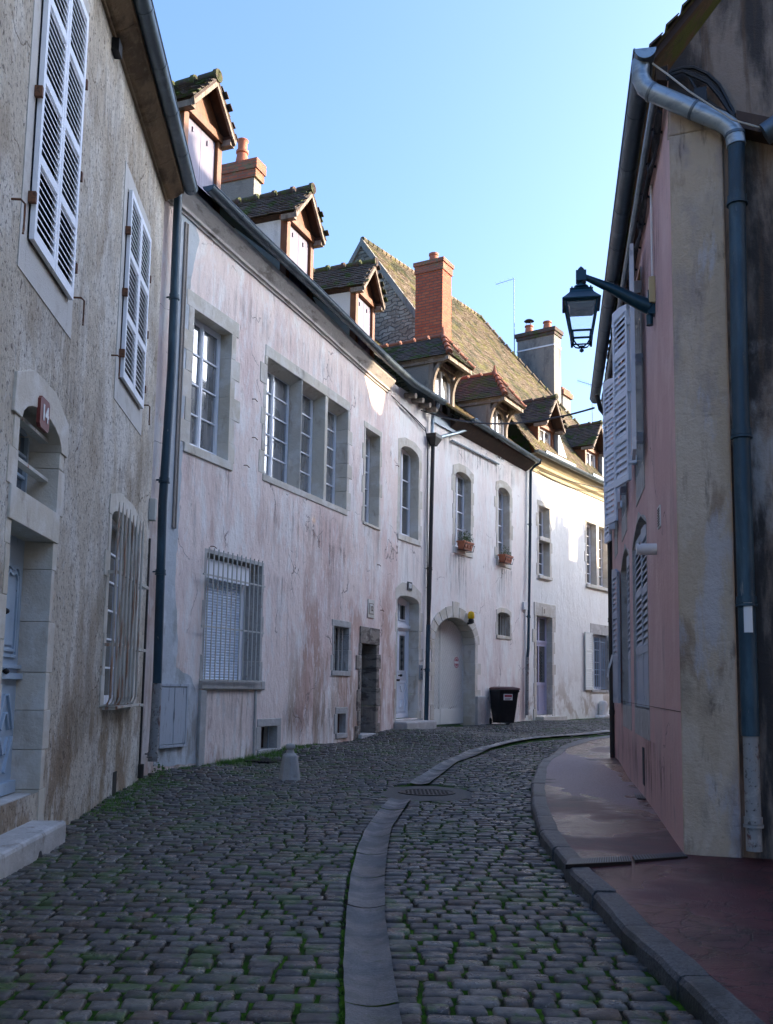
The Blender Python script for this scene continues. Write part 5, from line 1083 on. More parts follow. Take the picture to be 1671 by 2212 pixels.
# unseen houses added round the bend; ridges and chimneys shaped to shade the street
q = FE.P(LE + .02, 0, -.35); FE2 = facade(q.x, q.y, .70, -1)
for ua, ub, RV, chs, lb in ((0, 8.9, 13.5, (), 'unseen pink house added behind the salmon pink house to shade the street'), (8.95, 11.3, 12.4, (), 'unseen low building added behind the salmon pink house, its dip letting sun through'), (11.4, 21.6, 14.0, (), 'unseen tall house added further round the bend to shade the street'), (21.7, 34, 11.3, ((23.4, .9), (25.6, 1.0), (28.4, 1.3)), 'unseen lower house with three chimneys added at the far end for its roofline shadow')):
    H2 = thing('townhouse', FE2.P((ua + ub) / 2, .3, -1), lb, 'house')
    mb = MB(FE2); mb.box(ua, ub, -.4, 7.0, -8.5, 0); mb.build('wall', 'epink', H2)
    mb = MB(FE2); mb.quad((ua, 6.9, .3), (ub, 6.9, .3), (ub, RV, -4.2), (ua, RV, -4.2)); mb.quad((ua, 6.7, -8.7), (ub, 6.7, -8.7), (ub, RV, -4.2), (ua, RV, -4.2)); mb.add([(ua, 6.9, 0), (ua, RV - .05, -4.2), (ua, 6.9, -8.5), (ub, 6.9, 0), (ub, RV - .05, -4.2), (ub, 6.9, -8.5)], [(0, 1, 2), (3, 4, 5)]); mb.build('roof', 'tileM', H2)
    for a, hh in chs:
        mb = MB(FE2); mb.box(a, a + .8, RV - 1, RV + hh, -4.6, -3.8); c = mb.build('chimney', 'rough_ch', H2)
        for k in (.25, .75): MB(FE2).lathe((a + .8 * k, RV + hh, -4.2), [(.14, 0), (.12, .45)], 10).build('chimney_pot', 'terrapot', c)

NF = facade(3.7, -14, .06, -1)  # unseen house added beside the camera to darken the foreground
NH = thing('townhouse', NF.P(8, 0, -3), 'unseen corner house added right of the camera to darken the near street', 'house')
mb = MB(NF); mb.box(0, 17.6, -.4, 7.5, -9, 0); mb.build('wall', 'ecream', NH)
mb = MB(NF); mb.quad((-.2, 7.4, .3), (17.8, 7.4, .3), (17.8, 11.5, -4.5), (-.2, 11.5, -4.5)); mb.quad((-.2, 7.4, -9.3), (17.8, 7.4, -9.3), (17.8, 11.5, -4.5), (-.2, 11.5, -4.5)); mb.add([(17.6, 7.5, 0), (17.6, 11.4, -4.5), (17.6, 7.5, -9)], [(0, 1, 2)]); mb.build('roof', 'tileM', NH)

# ================================================================== STREET LAMP
la = thing('street_lamp', FE.P(1.4, 5.1, 0), 'dark green four-sided wall lantern on a tapering bracket above the street', 'street lamp')
lu, lw_ = FE.uv(1256, 640, .7)[0], .7
lu = 1.42
def lv(y): return FE.uv(1256, y, .7)[1]
mb = MB(FE); mb.tube([(lu, 5.06, .04), (lu, 5.10, .12), (lu, 5.26, .38), (lu, lv(592), lw_ - .03)], [.075, .07, .05, .028], 12); mb.box(lu - .05, lu + .05, 4.98, 5.22, 0, .07); mb.tube([(lu, 4.98, .05), (lu, 4.88, .05)], .035, 10); mb.build('bracket_arm', 'lampg', la, smooth=True)
MB(FE).box(lu - .09, lu - .02, 5.08, 5.34, .0, .06).build('connection_box', 'tan', la, bevel=.006)
mb = MB(FE); y0, y1 = lv(605), lv(579); mb.box(lu - .05, lu + .05, y0, y1, lw_ - .05, lw_ + .05); mb.lathe((lu, y1, lw_), [(.035, 0), (.035, .015), (.03, .03), (.0, .06)], 10); mb.tube([(lu, y0, lw_), (lu, lv(618), lw_)], .016, 8)
mb.lathe((lu, lv(634), lw_), [(.06, 0), (.05, .02), (.055, .035), (.078, .05), (.07, .07), (.02, .085)], 16); mb.build('hanger', 'lampg', la, smooth=True)
def ring4(v, h): return [(lu - h, v, lw_ - h), (lu + h, v, lw_ - h), (lu + h, v, lw_ + h), (lu - h, v, lw_ + h)]
def frust(mb, levels):
    pts = []; f = []
    for v, h in levels: pts += ring4(v, h)
    for k in range(len(levels) - 1):
        for i in range(4): j = (i + 1) % 4; f.append((k * 4 + i, k * 4 + j, (k + 1) * 4 + j, (k + 1) * 4 + i))
    f += [(0, 1, 2, 3), tuple(range(len(pts) - 4, len(pts)))]; mb.add(pts, f)
T, Rr, Gt, Gb, Lb = lv(634), lv(661), lv(664), lv(735), lv(752)
mb = MB(FE); frust(mb, [(Rr - .012, .182), (Rr, .185), (Rr + (T - Rr) * .35, .150), (Rr + (T - Rr) * .7, .118), (T, .105), (T + .012, .112), (T + .02, .10)]); 
for a in (-.09, .09):
    for b in (-.09, .09): mb.lathe((lu + a, T + .02, lw_ + b), [(.008, 0), (.008, .015), (0, .022)], 6)
mb.build('lantern_roof', 'lampg', la)
mb = MB(FE)
for a, b in ((-1, -1), (1, -1), (1, 1), (-1, 1)): mb.tube([(lu + a * .15, Gt, lw_ + b * .15), (lu + a * .10, Gb, lw_ + b * .10), (lu + a * .092, Lb - .03, lw_ + b * .092)], .012, 6)
for v, h, r in ((Gt, .15, .014), (Gb, .10, .011), (Lb, .093, .008)):
    R4 = ring4(v, h)
    for i in range(4): mb.tube([R4[i], R4[(i + 1) % 4]], r, 6)
bb_ = lv(768)
for a, b in ((-1, -1), (1, -1), (1, 1), (-1, 1)): mb.tube([(lu + a * .085, Gb, lw_ + b * .085), (lu + a * .075, Lb - .02, lw_ + b * .075), (lu + a * .055, bb_ + .02, lw_ + b * .055), (lu + a * .02, bb_, lw_ + b * .02)], .008, 6)
mb.lathe((lu, bb_ - .055, lw_), [(0, 0), (.022, .015), (.022, .03), (.008, .045), (.03, .055), (.03, .065), (0, .07)], 12); mb.build('lantern_frame', 'lampg', la, smooth=True)
lg = bpy.data.materials.new('lantern_glass'); lg.use_nodes = True; nt = lg.node_tree; b = nt.nodes['Principled BSDF']; b.inputs['Base Color'].default_value = (.8, .9, .95, 1); b.inputs['Roughness'].default_value = .08; b.inputs['Alpha'].default_value = .14; M['lg'] = lg
mb = MB(FE); a4, b4 = ring4(Gt, .146), ring4(Gb, .097); c4_ = ring4(Lb, .09)
for i in range(4): j = (i + 1) % 4; mb.quad(a4[i], a4[j], b4[j], b4[i]); mb.quad(b4[i], b4[j], c4_[j], c4_[i])
mb.build('lantern_glass', 'lg', la)
mb = MB(FE); frust(mb, [(Gt - .07, .11), (Gt - .03, .13), (Gt, .135)]); mb.lathe((lu, Gt - .1, lw_), [(.03, 0), (.06, .02), (.07, .05)], 12); mb.build('reflector', mat('grey_reflector', (.2, .22, .24), rough=.35, metal=.3), la)

# ================================================================== STREET SURFACE
def lut(pts):
    pts = sorted(pts, key=lambda p: p[1])
    def f(y):
        if y <= pts[0][1]: a, b = pts[0], pts[1]
        elif y >= pts[-1][1]: a, b = pts[-2], pts[-1]
        else:
            for a, b in zip(pts, pts[1:]):
                if a[1] <= y <= b[1]: break
        return a[0] + (b[0] - a[0]) * (y - a[1]) / max(1e-4, b[1] - a[1])
    return f, pts
chl = [(745.6, 2212), (742, 2097), (747.5, 1994), (757, 1905), (772, 1842), (790, 1797), (820, 1756), (846, 1729), (877, 1701), (946, 1656), (1009, 1625), (1102, 1602), (1239, 1587), (1325, 1578)]
chr_ = [(866, 2212), (846, 2090), (833, 1994), (831, 1905), (838, 1842), (846, 1795), (872, 1756), (890, 1730), (920, 1703), (990, 1649), (1064, 1617), (1139, 1601), (1239, 1591), (1325, 1583)]
ko = [(1572, 2212), (1517, 2157), (1426, 2067), (1353, 2004), (1281, 1924), (1233, 1883), (1208, 1847), (1168, 1796), (1149, 1738), (1146, 1687), (1157, 1657), (1171, 1639), (1208, 1612), (1244, 1599), (1281, 1592), (1326, 1587)]
ki = [(1659, 2212), (1572, 2149), (1477, 2062), (1408, 2004), (1317, 1924), (1259, 1865), (1244, 1843), (1208, 1796), (1182, 1738), (1177, 1701), (1182, 1657), (1197, 1638), (1226, 1616), (1281, 1599), (1326, 1592)]
KH = .115
def glut(l, dh): return lut([tuple(gpt(x, y, dh))[:2] for x, y in l])
CL, _p = glut(chl, 0); CR, _ = glut(chr_, 0)
def CRf(y): return max(CR(y), CL(y) + .21)
KO, kop = glut(ko, KH); KI_, _ = glut(ki, KH)
def KI(y): return max(KI_(y), KO(y) + .15)
YK = kop[-1][1]
xs = [-300, -60, -12] + [-8 + i * .5 for i in range(49)] + [22, 60, 300]; ys = [-60, -10, 0] + [1 + i * .5 for i in range(80)] + [48, 70, 120, 600]
pts = [V3((x, y, (g(x, y) if -12 <= x <= 22 and -10 <= y <= 50 else .2) - .004)) for y in ys for x in xs]; n = len(xs)
me = bpy.data.meshes.new('ground'); me.from_pydata(pts, [], [(j * n + i, j * n + i + 1, (j + 1) * n + i + 1, (j + 1) * n + i) for j in range(len(ys) - 1) for i in range(n - 1)]); me.materials.append(M['soil'])
gr = bpy.data.objects.new('ground', me); C.objects.link(gr); setp(gr, kind='structure')
def leftX(y):
    for F, a in ((FA, 13.0), (FB, FB.P(9.55, 0).y), (FB2, FC.o.y), (FC, FD.o.y), (FD, 99)):
        if y < a or F is FD:
            x = F.o.x + F.U.x / F.U.y * (y - F.o.y); return x
def stone(V, Fc, cx, cy, lx, ly, ang, z, n, hgt):
    b = len(V); ca, sa = math.cos(ang), math.sin(ang); tx, ty = rr(-.014, .014), rr(-.02, .02); n = 16
    ox = [rr(-.005, .005) for _ in range(n)]; oy = [rr(-.0035, .0035) for _ in range(n)]; oz = [rr(-.002, .002) for _ in range(n)]
    for inset, h in ((-.004, -.03), (.0, hgt * .3), (.004, hgt * .8), (.012, hgt)):
        r = .016; k = 0; hx, hy = lx / 2 - inset, ly / 2 - inset
        for q in range(4):
            sx, sy = ((1, 1), (-1, 1), (-1, -1), (1, -1))[q]
            for a in (12, 45, 78):
                t = math.radians(q * 90 + a); x = sx * (hx - r) + r * math.cos(t) + ox[k]; y = sy * (hy - r) + r * math.sin(t) + oy[k]
                V.append((cx + x * ca - y * sa, cy + x * sa + y * ca, z + h + (x * tx + y * ty + oz[k] if h > 0 else 0))); k += 1
            mx, my = ((0, 1), (-1, 0), (0, -1), (1, 0))[q]; x = mx * hx + ox[k] * (mx == 0) * 2 + ox[k] * .6; y = my * hy + oy[k] * .9
            V.append((cx + x * ca - y * sa, cy + x * sa + y * ca, z + h + (x * tx + y * ty + oz[k] if h > 0 else 0))); k += 1
    V.append((cx, cy, z + hgt * 1.04 + rr(-.002, .003)))
    for r in range(3):
        for i in range(n): j = (i + 1) % n; Fc.append((b + r * n + i, b + r * n + j, b + (r + 1) * n + j, b + (r + 1) * n + i))
    for i in range(n): Fc.append((b + 3 * n + i, b + 3 * n + (i + 1) % n, b + 4 * n))
V, Fc = [], []
def sl_(t): return -.22 * max(0, min(1, (t - 11) / 12))
manc = gpt(922, 1714)
MCX, MCY = manc.x, manc.y
t = 2.6
while t < 37:
    pitch = rr(.112, .126); s = sl_(t)
    xl = leftX(t + .0) - .3; xr = KO(t) + .1 if t < YK else 16
    for side in (0, 1):
        a = xl if side == 0 else CRf(t) - .02; bnd = CL(t) - .012 if side == 0 else (xr if xr > a else a)
        if side == 0 and t > YK + 6: bnd = 20
        if side == 1 and t > YK + 6: break
        x = a + (rr(0, .08) if side == 0 else 0)
        while x < bnd - .03:
            l = rr(.115, .215); 
            if bnd - x - l < .09: l = min(.27, bnd - x)
            cx = x + l / 2; cy = t + s * (cx - 1) + rr(-.003, .003) + .02 * math.sin(cx * 1.6 + t * .5)
            ok = leftX(cy) - .02 < cx < ((KO(cy) + .02) if cy < YK else 20) and ((cx - MCX) / .62) ** 2 + ((cy - MCY) / .95) ** 2 > 1
            if side == 0 and cx + l / 2 > CL(cy) + .03 and cx - l / 2 < CRf(cy): ok = False
            if side == 1 and cx - l / 2 < CRf(cy) - .03 and cx + l / 2 > CL(cy): ok = False
            if side == 1 and cx < CL(cy): ok = False
            if ok and l > .07 and abs(cx / max(cy, .1)) < .62: stone(V, Fc, cx, cy, l - rr(.014, .03), pitch - rr(.016, .028), rr(-.03, .03) + s * .9, g(cx, cy) + rr(-.005, .005), 16 if cy < 9 else 10, rr(.010, .017))
            x += l
    t += pitch
me = bpy.data.meshes.new('cobblestones'); me.from_pydata(V, [], Fc); me.polygons.foreach_set('use_smooth', [True] * len(me.polygons)); me.materials.append(M['cobble'])
print('stones verts', len(V))
ob = bpy.data.objects.new('cobbled_road', me); C.objects.link(ob); setp(ob, kind='structure')
# drainage channel of dished granite slabs
mb = MB(); y = 2.4
while y < 34:
    L = rr(.70, .98) if y < 16 else 1.3; e = y + L; dz = rr(-.004, .005); ts = rr(-.02, .02)
    if not (MCY - 1.1 < (y + e) / 2 < MCY + 1.1):
        a = []
        ny = 6
        for k in range(ny + 1):
            yy = y + .008 + (e - y - .016) * k / ny; x0, x1 = CL(yy) + rr(-.002, .003), CRf(yy) + rr(-.003, .002)
            for j in range(6):
                f = j / 5; a.append((x0 + (x1 - x0) * f, g(x0, yy) + dz + ts * (f - .5) * .25 + .036 - .024 * math.sin(math.pi * f), -yy - (.02 * math.sin(math.pi * f))))
        mb.add(a, [(k * 6 + j, k * 6 + j + 1, (k + 1) * 6 + j + 1, (k + 1) * 6 + j) for k in range(ny) for j in range(5)])
    y = e
setp(mb.build('drainage_channel', 'channel', smooth=True), kind='structure')
# kerb
mb = MB(); y = 1.5; S = []
yy = 1.2
while yy < YK + 2: S.append(yy); yy += rr(.72, .9) if yy < 12 else 1.0
for y, e in zip(S, S[1:]):
    k = 8; ring = []; dz = rr(-.006, .006); dx = rr(-.008, .008)
    for i in range(k + 1):
        q = y + .006 + (e - y - .012) * i / k; z = g(KO(q), q) + dz - (.006 if i in (0, k) else 0); o_, i_ = KO(q) + dx + rr(-.005, .005), KI(q) + rr(-.003, .003)
        ring.append([(o_ + .0, z - .1, -q), (o_ + .005, z + KH - .03, -q), (o_ + .022, z + KH - .006, -q), (o_ + .04, z + KH, -q), (i_, z + KH, -q), (i_, z - .05, -q)])
    pts = [p for r in ring for p in r]; f = [(i * 6 + j, i * 6 + j + 1, (i + 1) * 6 + j + 1, (i + 1) * 6 + j) for i in range(k) for j in range(5)] + [(0, 1, 2, 3, 4, 5), tuple(k * 6 + j for j in range(6))]
    mb.add(pts, f)
setp(mb.build('kerb', 'kerb'), kind='structure')
# pavement
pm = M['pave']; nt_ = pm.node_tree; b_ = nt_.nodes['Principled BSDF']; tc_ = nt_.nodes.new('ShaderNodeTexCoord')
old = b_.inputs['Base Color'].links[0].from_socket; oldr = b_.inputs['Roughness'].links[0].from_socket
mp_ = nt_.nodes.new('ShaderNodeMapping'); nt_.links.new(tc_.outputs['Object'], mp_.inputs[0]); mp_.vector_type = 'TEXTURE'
PORG = None
def rightX(y):
    if y < 7.0: return 12
    if y < 7.46: return 2.31 + (7.46 - y) * 22
    e = FE.P(LE, 0)
    return (2.3077 + .185 * (y - 7.4517) + .1) if y < e.y else e.x + .7 * (y - e.y) + .3
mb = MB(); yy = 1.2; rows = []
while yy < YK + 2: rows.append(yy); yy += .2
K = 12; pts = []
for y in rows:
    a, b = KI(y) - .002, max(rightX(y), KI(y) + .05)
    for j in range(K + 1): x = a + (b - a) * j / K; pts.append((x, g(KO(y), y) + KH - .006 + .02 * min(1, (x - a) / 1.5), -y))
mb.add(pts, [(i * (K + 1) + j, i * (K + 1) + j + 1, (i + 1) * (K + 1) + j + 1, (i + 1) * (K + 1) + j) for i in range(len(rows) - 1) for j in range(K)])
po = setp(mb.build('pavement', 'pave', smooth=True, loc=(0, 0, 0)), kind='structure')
ca = gpt(1262, 1680, KH); mp_.inputs['Location'].default_value = (ca.x, ca.y + .9, 0); mp_.inputs['Rotation'].default_value = (0, 0, math.radians(-4)); mp_.inputs['Scale'].default_value = (.62, 4.9, 99)  # pale worn patch; the sky reflection there is put into its colour too
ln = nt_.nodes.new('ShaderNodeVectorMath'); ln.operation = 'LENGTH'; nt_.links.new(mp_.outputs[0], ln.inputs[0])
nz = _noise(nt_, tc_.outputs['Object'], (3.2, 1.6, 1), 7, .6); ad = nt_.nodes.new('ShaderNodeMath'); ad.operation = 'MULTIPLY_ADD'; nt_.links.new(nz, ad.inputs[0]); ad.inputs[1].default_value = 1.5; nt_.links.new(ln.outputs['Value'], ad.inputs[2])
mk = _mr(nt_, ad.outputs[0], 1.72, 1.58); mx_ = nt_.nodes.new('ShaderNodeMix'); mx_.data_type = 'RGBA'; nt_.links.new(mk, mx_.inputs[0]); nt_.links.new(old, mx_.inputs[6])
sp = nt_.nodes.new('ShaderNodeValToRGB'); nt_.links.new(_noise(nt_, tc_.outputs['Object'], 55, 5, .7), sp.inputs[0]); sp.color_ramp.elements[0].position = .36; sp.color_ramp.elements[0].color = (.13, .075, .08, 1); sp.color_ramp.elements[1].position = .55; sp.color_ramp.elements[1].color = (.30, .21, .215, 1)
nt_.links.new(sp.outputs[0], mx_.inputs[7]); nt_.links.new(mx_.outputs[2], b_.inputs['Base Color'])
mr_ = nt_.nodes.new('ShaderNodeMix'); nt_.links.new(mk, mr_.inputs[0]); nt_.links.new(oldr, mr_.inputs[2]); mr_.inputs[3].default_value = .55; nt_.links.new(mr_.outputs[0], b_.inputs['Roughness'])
# ------------------------------------------------ things on the ground
z = g(MCX, MCY)
mh = thing('manhole_cover', (MCX, MCY, z), 'round cast iron manhole cover in a rough concrete patch across the stone channel', 'manhole cover')
WF = Fr((MCX, MCY, z), (1, 0, 0), (0, 0, 1), (0, -1, 0))
mb = MB(WF); k = 26; pts = [(0, .012, 0)]
for i in range(k): t = 2 * math.pi * i / k; r = 1 + .09 * math.sin(3 * t + 1) + .06 * math.sin(7 * t); pts.append((.60 * r * math.cos(t), .008, .95 * r * math.sin(t)))
mb.add(pts, [(0, i + 1, (i + 1) % k + 1) for i in range(k)]); mb.build('concrete_collar', 'concrete', mh)
mb = MB(WF); mb.lathe((0, .008, 0), [(.36, 0), (.36, .012), (.335, .013), (.33, .008)], 32); mb.lathe((0, .008, 0), [(.32, 0), (.32, .011)], 32)
for i in range(-6, 7):
    for j in range(-6, 7):
        if (i * i + j * j) < 36: mb.box(i * .05 - .013, i * .05 + .013, .019, .024, j * .05 - .013, j * .05 + .013)
mb.build('cover', 'blackiron', mh)
q = gpt(575, 1646); gt2 = thing('drain_cover', q, 'rectangular dark iron drain cover by the grass left of the stone bollard', 'drain cover')
mb = MB(Fr(q, FB.U, (0, 0, 1), FB.W)); mb.box(-.3, .3, .0, .03, -.22, .22)
for k in range(7): mb.box(-.27, .27, .03, .036, -.19 + k * .06, -.165 + k * .06)
mb.build('plate', 'blackiron', gt2)
# granite bollard with a knob
q = gpt(626, 1686); bo = thing('stone_bollard', q, 'short tapering stone bollard with a knob in front of the pink house', 'bollard')
wf = Fr(q, (1, 0, 0), (0, 0, 1), (0, -1, 0)); a_ = .5; wf = Fr(q, V3((math.cos(a_), math.sin(a_), 0)), (0, 0, 1), V3((math.sin(a_), -math.cos(a_), 0)))
Hb = 1.35 - q.z - 0; hpx = (FWp := (ray(626, 1605))); tt = q.y / hpx.y; topz = EYE + hpx.z * tt; Hb = topz - q.z
MB(wf).lathe((0, -.02, 0), [(.155, 0), (.15, .03), (.105, Hb - .15), (.07, Hb - .115), (.035, Hb - .10)], 8).build('shaft', 'greystone', bo, bevel=.012)
MB(wf).lathe((0, Hb - .135, 0), [(.06, 0), (.045, .05), (.065, .065), (.07, .085), (.055, .12), (.0, .135)], 12).build('knob', 'greystone', bo, smooth=True)
q = gpt(1304, 1551); bo = thing('stone_bollard', q, 'pale round-topped guard stone beside the white house wall', 'bollard')
wf = Fr(q, (1, 0, 0), (0, 0, 1), (0, -1, 0)); mb = MB(wf); mb.lathe((0, 0, 0), [(.17, 0), (.16, .5), (.13, .58), (.05, .61)], 12); mb.lathe((0, -.02, 0), [(.42, 0), (.4, .08), (.3, .12)], 10); mb.build('stone', 'white', bo, bevel=.01)
# wheelie bin
q = gpt(1088, 1566); bi = thing('wheelie_bin', q, 'black wheelie bin with a maroon lid against the pale pink house', 'bin')
ang = math.atan2(FC.U.y, FC.U.x); BF = Fr(q, FC.U, (0, 0, 1), FC.W); BF = Fr(q, V3((.93, .36, 0)).normalized(), (0, 0, 1), V3((.36, -.93, 0)).normalized())
Hb = 1.06
mb = MB(BF); hw = .29
def bx(v, h, k=.36): return [(-h, v, -k), (h, v, -k), (h, v, k), (-h, v, k)]
lv_ = [(.06, .21, .24), (.5, .255, .29), (Hb - .16, .29, .335), (Hb - .15, .315, .355), (Hb - .08, .315, .355)]
pts = [p for v, h, k in lv_ for p in bx(v, h, k)]; mb.add(pts, [(a * 4 + i, a * 4 + (i + 1) % 4, (a + 1) * 4 + (i + 1) % 4, (a + 1) * 4 + i) for a in range(4) for i in range(4)] + [(0, 1, 2, 3), (16, 17, 18, 19)])
mb.build('body', 'black', bi, bevel=.02)
mb = MB(BF); mb.add([p for v, h, k in ((Hb - .08, .325, .375), (Hb - .045, .33, .38), (Hb - .02, .27, .3), (Hb, .2, .2)) for p in bx(v, h, k)], [(a * 4 + i, a * 4 + (i + 1) % 4, (a + 1) * 4 + (i + 1) % 4, (a + 1) * 4 + i) for a in range(3) for i in range(4)] + [(12, 13, 14, 15), (0, 1, 2, 3)]); mb.build('lid', 'maroon', bi, bevel=.012)
mb = MB(BF); mb.tube([(-.2, Hb - .06, -.38), (-.2, Hb - .06, -.44), (.2, Hb - .06, -.44), (.2, Hb - .06, -.38)], .016, 8); mb.build('handle', 'black', bi)
for s in (-1, 1): mb = MB(BF); mb.tube([(s * .26, .1, -.27), (s * .31, .1, -.27)], .1, 16); mb.tube([(s * .255, .1, -.27), (s * .315, .1, -.27)], .04, 10); mb.build('wheel', 'black', bi, smooth=True)
mb = MB(BF); mb.box(-.17, .1, .69, .86, .325, .345); l = mb.build('label', 'whitee', bi); mb = MB(BF); mb.box(-.15, .08, .775, .835, .345, .347); mb.build('label_print', 'redp', l)
mb = MB(BF)
for k, s in enumerate((.13, .17)): mb.box(-.14, .02 + .03 * k, .705 + k * .03, .717 + k * .03, .345, .347)
mb.build('label_text', 'navy', l)
# floor grates on the pavement
def slab_px(name, pts, label, cat, mname='blackiron', h=.01, bars_=8):
    P = [gpt(x, y, KH + .012) for x, y in pts]; c = sum(P, V3((0, 0, 0))) / 4; th = thing(name, c, label, cat)
    mb = MB(Fr((0, 0, 0), (1, 0, 0), (0, 1, 0), (0, 0, 1))); T = [(p.x, p.y, p.z + h) for p in P]; Bt = [(p.x, p.y, p.z - .02) for p in P]
    mb.add(T + Bt, [(0, 1, 2, 3), (0, 1, 5, 4), (1, 2, 6, 5), (2, 3, 7, 6), (3, 0, 4, 7)]); o = mb.build('frame', mname, th)
    mb = MB(Fr((0, 0, 0), (1, 0, 0), (0, 1, 0), (0, 0, 1)))
    for k in range(bars_):
        f0, f1 = (k + .25) / bars_, (k + .75) / bars_; L2 = lambda a, b, f: tuple(V3(a).lerp(V3(b), f) + V3((0, 0, .004)))
        mb.add([L2(T[0], T[1], f0), L2(T[0], T[1], f1), L2(T[3], T[2], f1), L2(T[3], T[2], f0)], [(0, 1, 2, 3)])
    mb.build('grating_bar', 'zinc', th)
slab_px('drain_grate', [(1222, 1871), (1365, 1864), (1360, 1852), (1232, 1859)], 'nearer length of slotted iron channel grate crossing the red pavement from the kerb', 'drain grate', bars_=26)
slab_px('drain_grate', [(1372, 1861), (1486, 1853), (1476, 1844), (1366, 1851)], 'slotted iron channel grate reaching the foot of the cream corner', 'drain grate', bars_=18)
slab_px('cellar_grate', [(1338, 1690), (1379, 1692), (1371, 1680), (1335, 1680)], 'small dark cellar grate in the wet pavement further from the camera', 'grate', bars_=5)
slab_px('cellar_grate', [(1376, 1726), (1400, 1728), (1388, 1706), (1364, 1706)], 'small dark cellar grate below the wall vent of the salmon pink house', 'grate', bars_=5)
# grass, moss tufts, weed
def blades(mb, x, y, z, n, r, h):
    for _ in range(n):
        a = rr(0, 6.28); q = rr(0, r); bx_, by = x + q * math.cos(a), y + q * math.sin(a); t = rr(0, 6.28); w = .004; hh = h * rr(.4, 1); l = hh * rr(.2, .7)
        mb.v += [V3((bx_ - w * math.sin(t), by + w * math.cos(t), z)), V3((bx_ + w * math.sin(t), by - w * math.cos(t), z)), V3((bx_ + l * math.cos(t), by + l * math.sin(t), z + hh))]
        k = len(mb.v); mb.f.append([k - 3, k - 2, k - 1]); mb.uv += [(0, 0)] * 3
mb = MB()
for k in range(230):
    u = rr(-.1, 5.2); w = abs(random.gauss(0, .22)) + .03
    if u > 4.6 and w > .3: continue
    q = FB.P(u, 0, w); 
    if R() < .25 + .75 * math.exp(-((u - 3.) / 1.1) ** 2): blades(mb, q.x, q.y, g(q.x, q.y), 26, .08, .10 if 1.8 < u < 4.4 else .06)
for k in range(260):
    u = rr(.5, 3.6); w = abs(random.gauss(0, .25)) + .02; q = FA.P(u, 0, w); blades(mb, q.x, q.y, g(q.x, q.y), 9, .06, .05)
for k in range(500):
    x = rr(-3.6, 1.5); y = rr(7, 18)
    if leftX(y) < x < CL(y) and math.sin(x * 2.3 + y * .9) + math.sin(y * 1.7 - x) > .3: blades(mb, x, y, g(x, y) - .005, 6, .05, .018)
for k in range(300):
    y = rr(3.3, 14); x = CL(y) - rr(.0, .05); blades(mb, x, y, g(x, y) - .005, 5, .03, .015)
setp(mb.build('grass', 'grass'), 'low green grass and moss along the wall foot and in the cobble joints', 'grass', kind='stuff')
q = gpt(328, 1668); wd = thing('weed', q, 'bushy green weed at the foot of the blue-grey drainpipe', 'plant')
mb = MB(Fr(q, (1, 0, 0), (0, 0, 1), (0, -1, 0)))
for k in range(520):
    a, e, r = rr(0, 6.28), rr(0, 1.4), rr(.05, .17); c = (r * math.cos(a) * math.cos(e), r * math.sin(e) * 1.1, r * math.sin(a) * math.cos(e)); s = rr(.012, .028); t = rr(0, 6.28)
    mb.add([(c[0] - s * math.cos(t), c[1], c[2] - s * math.sin(t)), (c[0], c[1] - s * .4, c[2]), (c[0] + s * math.cos(t), c[1] + s * .3, c[2] + s * math.sin(t)), (c[0], c[1] + s * .8, c[2])], [(0, 1, 2, 3)])
mb.build('leaf', 'grass', wd); mb = MB(Fr(q, (1, 0, 0), (0, 0, 1), (0, -1, 0)))
for k in range(9): a = rr(0, 6.28); mb.tube([(0, 0, 0), (.08 * math.cos(a), .12, .08 * math.sin(a))], .004, 4)
mb.build('stem', 'grass', wd)
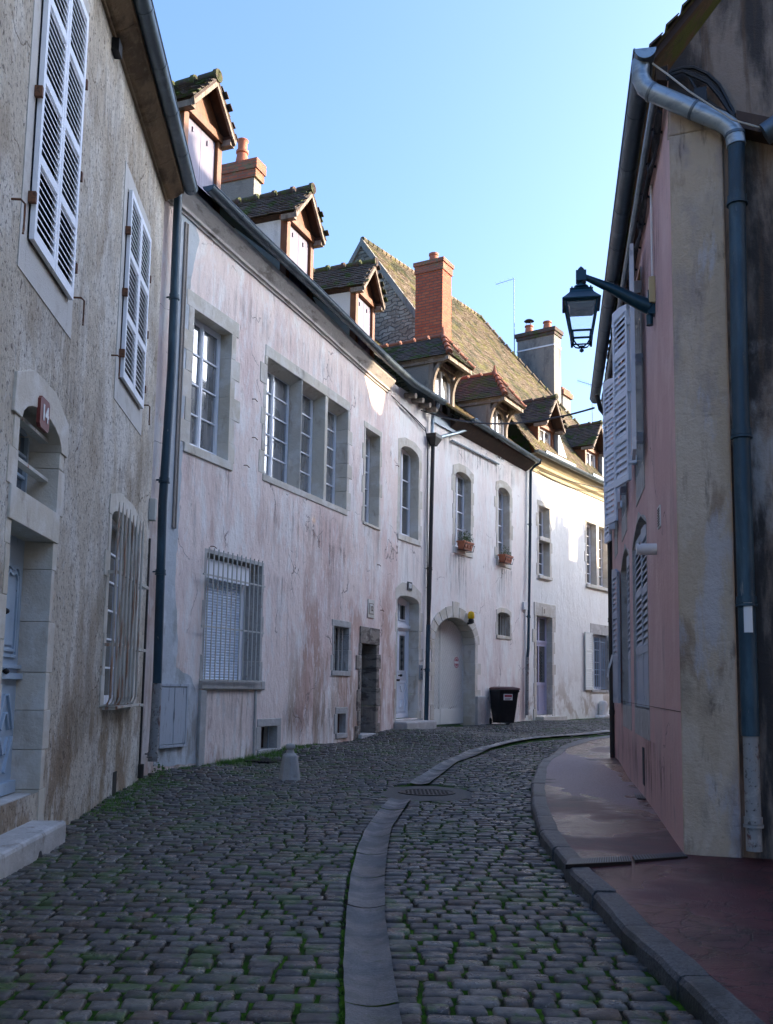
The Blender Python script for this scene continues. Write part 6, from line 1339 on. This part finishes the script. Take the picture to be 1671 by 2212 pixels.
# overhead cables
def catenary(p0, p1, sag, r, name, label):
    o = thing(name, p0, label, 'cable'); mb = MB(Fr((0, 0, 0), (1, 0, 0), (0, 1, 0), (0, 0, 1)))
    mb.tube([tuple(p0.lerp(p1, i / 24) - V3((0, 0, 4 * sag * (i / 24) * (1 - i / 24)))) for i in range(25)], r, 6); mb.build('wire', 'cable', o)
p0 = FB2.P(1.0, gE - .35, .1); p1 = FE.P(9.4, 6.45, .3)
catenary(p0, p1, .32, .018, 'overhead_cable', 'black cable sagging across the street in front of the hipped dormers')
u, v = FD.uv(1166, 1016, .1); a = FD.P(u, v, .1); u, v = FD.uv(1330, 1056, .5); b = FD.P(u, v, .5)
catenary(a, b, .12, .016, 'overhead_cable', 'thin black cable drooping along the top of the white house')
mb = MB(FB2); mb.tube([(-.05, gE - .5, .05), (.8, gE - .62, .05), (1.35, gE - .72, .05), (1.5, gE - 1.0, .05), (1.5, 5.6, .06), (1.55, 4.2, .06), (1.58, 2.6, .06)], .014, 6); mb.tube([(-.6, gE - .42, .05), (.3, gE - .58, .06), (1.3, gE - .78, .06)], .011, 5)
o = mb.build('wall_cable', 'cable'); setp(o, 'black cable stapled under the eaves and down beside the black drainpipe', 'cable')

# ================================================================== LIGHT, SKY, CAMERA
SUN_EL, SUN_AZ = math.radians(19), math.radians(80)
L = V3((math.sin(SUN_AZ) * math.cos(SUN_EL), math.cos(SUN_AZ) * math.cos(SUN_EL), math.sin(SUN_EL)))
sd = bpy.data.lights.new('sun', 'SUN'); sd.energy = 2.6; sd.angle = math.radians(.5); sd.color = (1, .80, .58)
so = bpy.data.objects.new('sun', sd); C.objects.link(so); so.rotation_euler = L.to_track_quat('Z', 'Y').to_euler(); so.location = (20, 0, 30)
sc = bpy.context.scene
w = bpy.data.worlds.new('World'); sc.world = w; w.use_nodes = True; nt = w.node_tree
s = nt.nodes.new('ShaderNodeTexSky'); s.sky_type = 'NISHITA'; s.sun_disc = False; s.sun_elevation = SUN_EL; s.sun_rotation = SUN_AZ; s.air_density = .85; s.dust_density = 5.5; s.ozone_density = 5.5
nt.links.new(s.outputs[0], nt.nodes['Background'].inputs[0]); nt.nodes['Background'].inputs[1].default_value = .15
cd = bpy.data.cameras.new('camera'); co = bpy.data.objects.new('camera', cd); C.objects.link(co)
cd.sensor_fit = 'VERTICAL'; cd.sensor_height = 36; cd.sensor_width = 36 * 1671 / 2212; cd.lens = 36 * F_ / 2212; cd.shift_y = SH / 2212; cd.clip_start = .05; cd.clip_end = 2000
mw = Matrix((RT, UP, -fwd)).transposed().to_4x4(); mw.translation = CAMP; co.matrix_world = mw; sc.camera = co
sc.view_settings.view_transform = 'Standard'; sc.view_settings.look = 'None'; sc.view_settings.exposure = 2.22; sc.view_settings.gamma = 1
sc.cycles.max_bounces = 6; sc.cycles.diffuse_bounces = 4
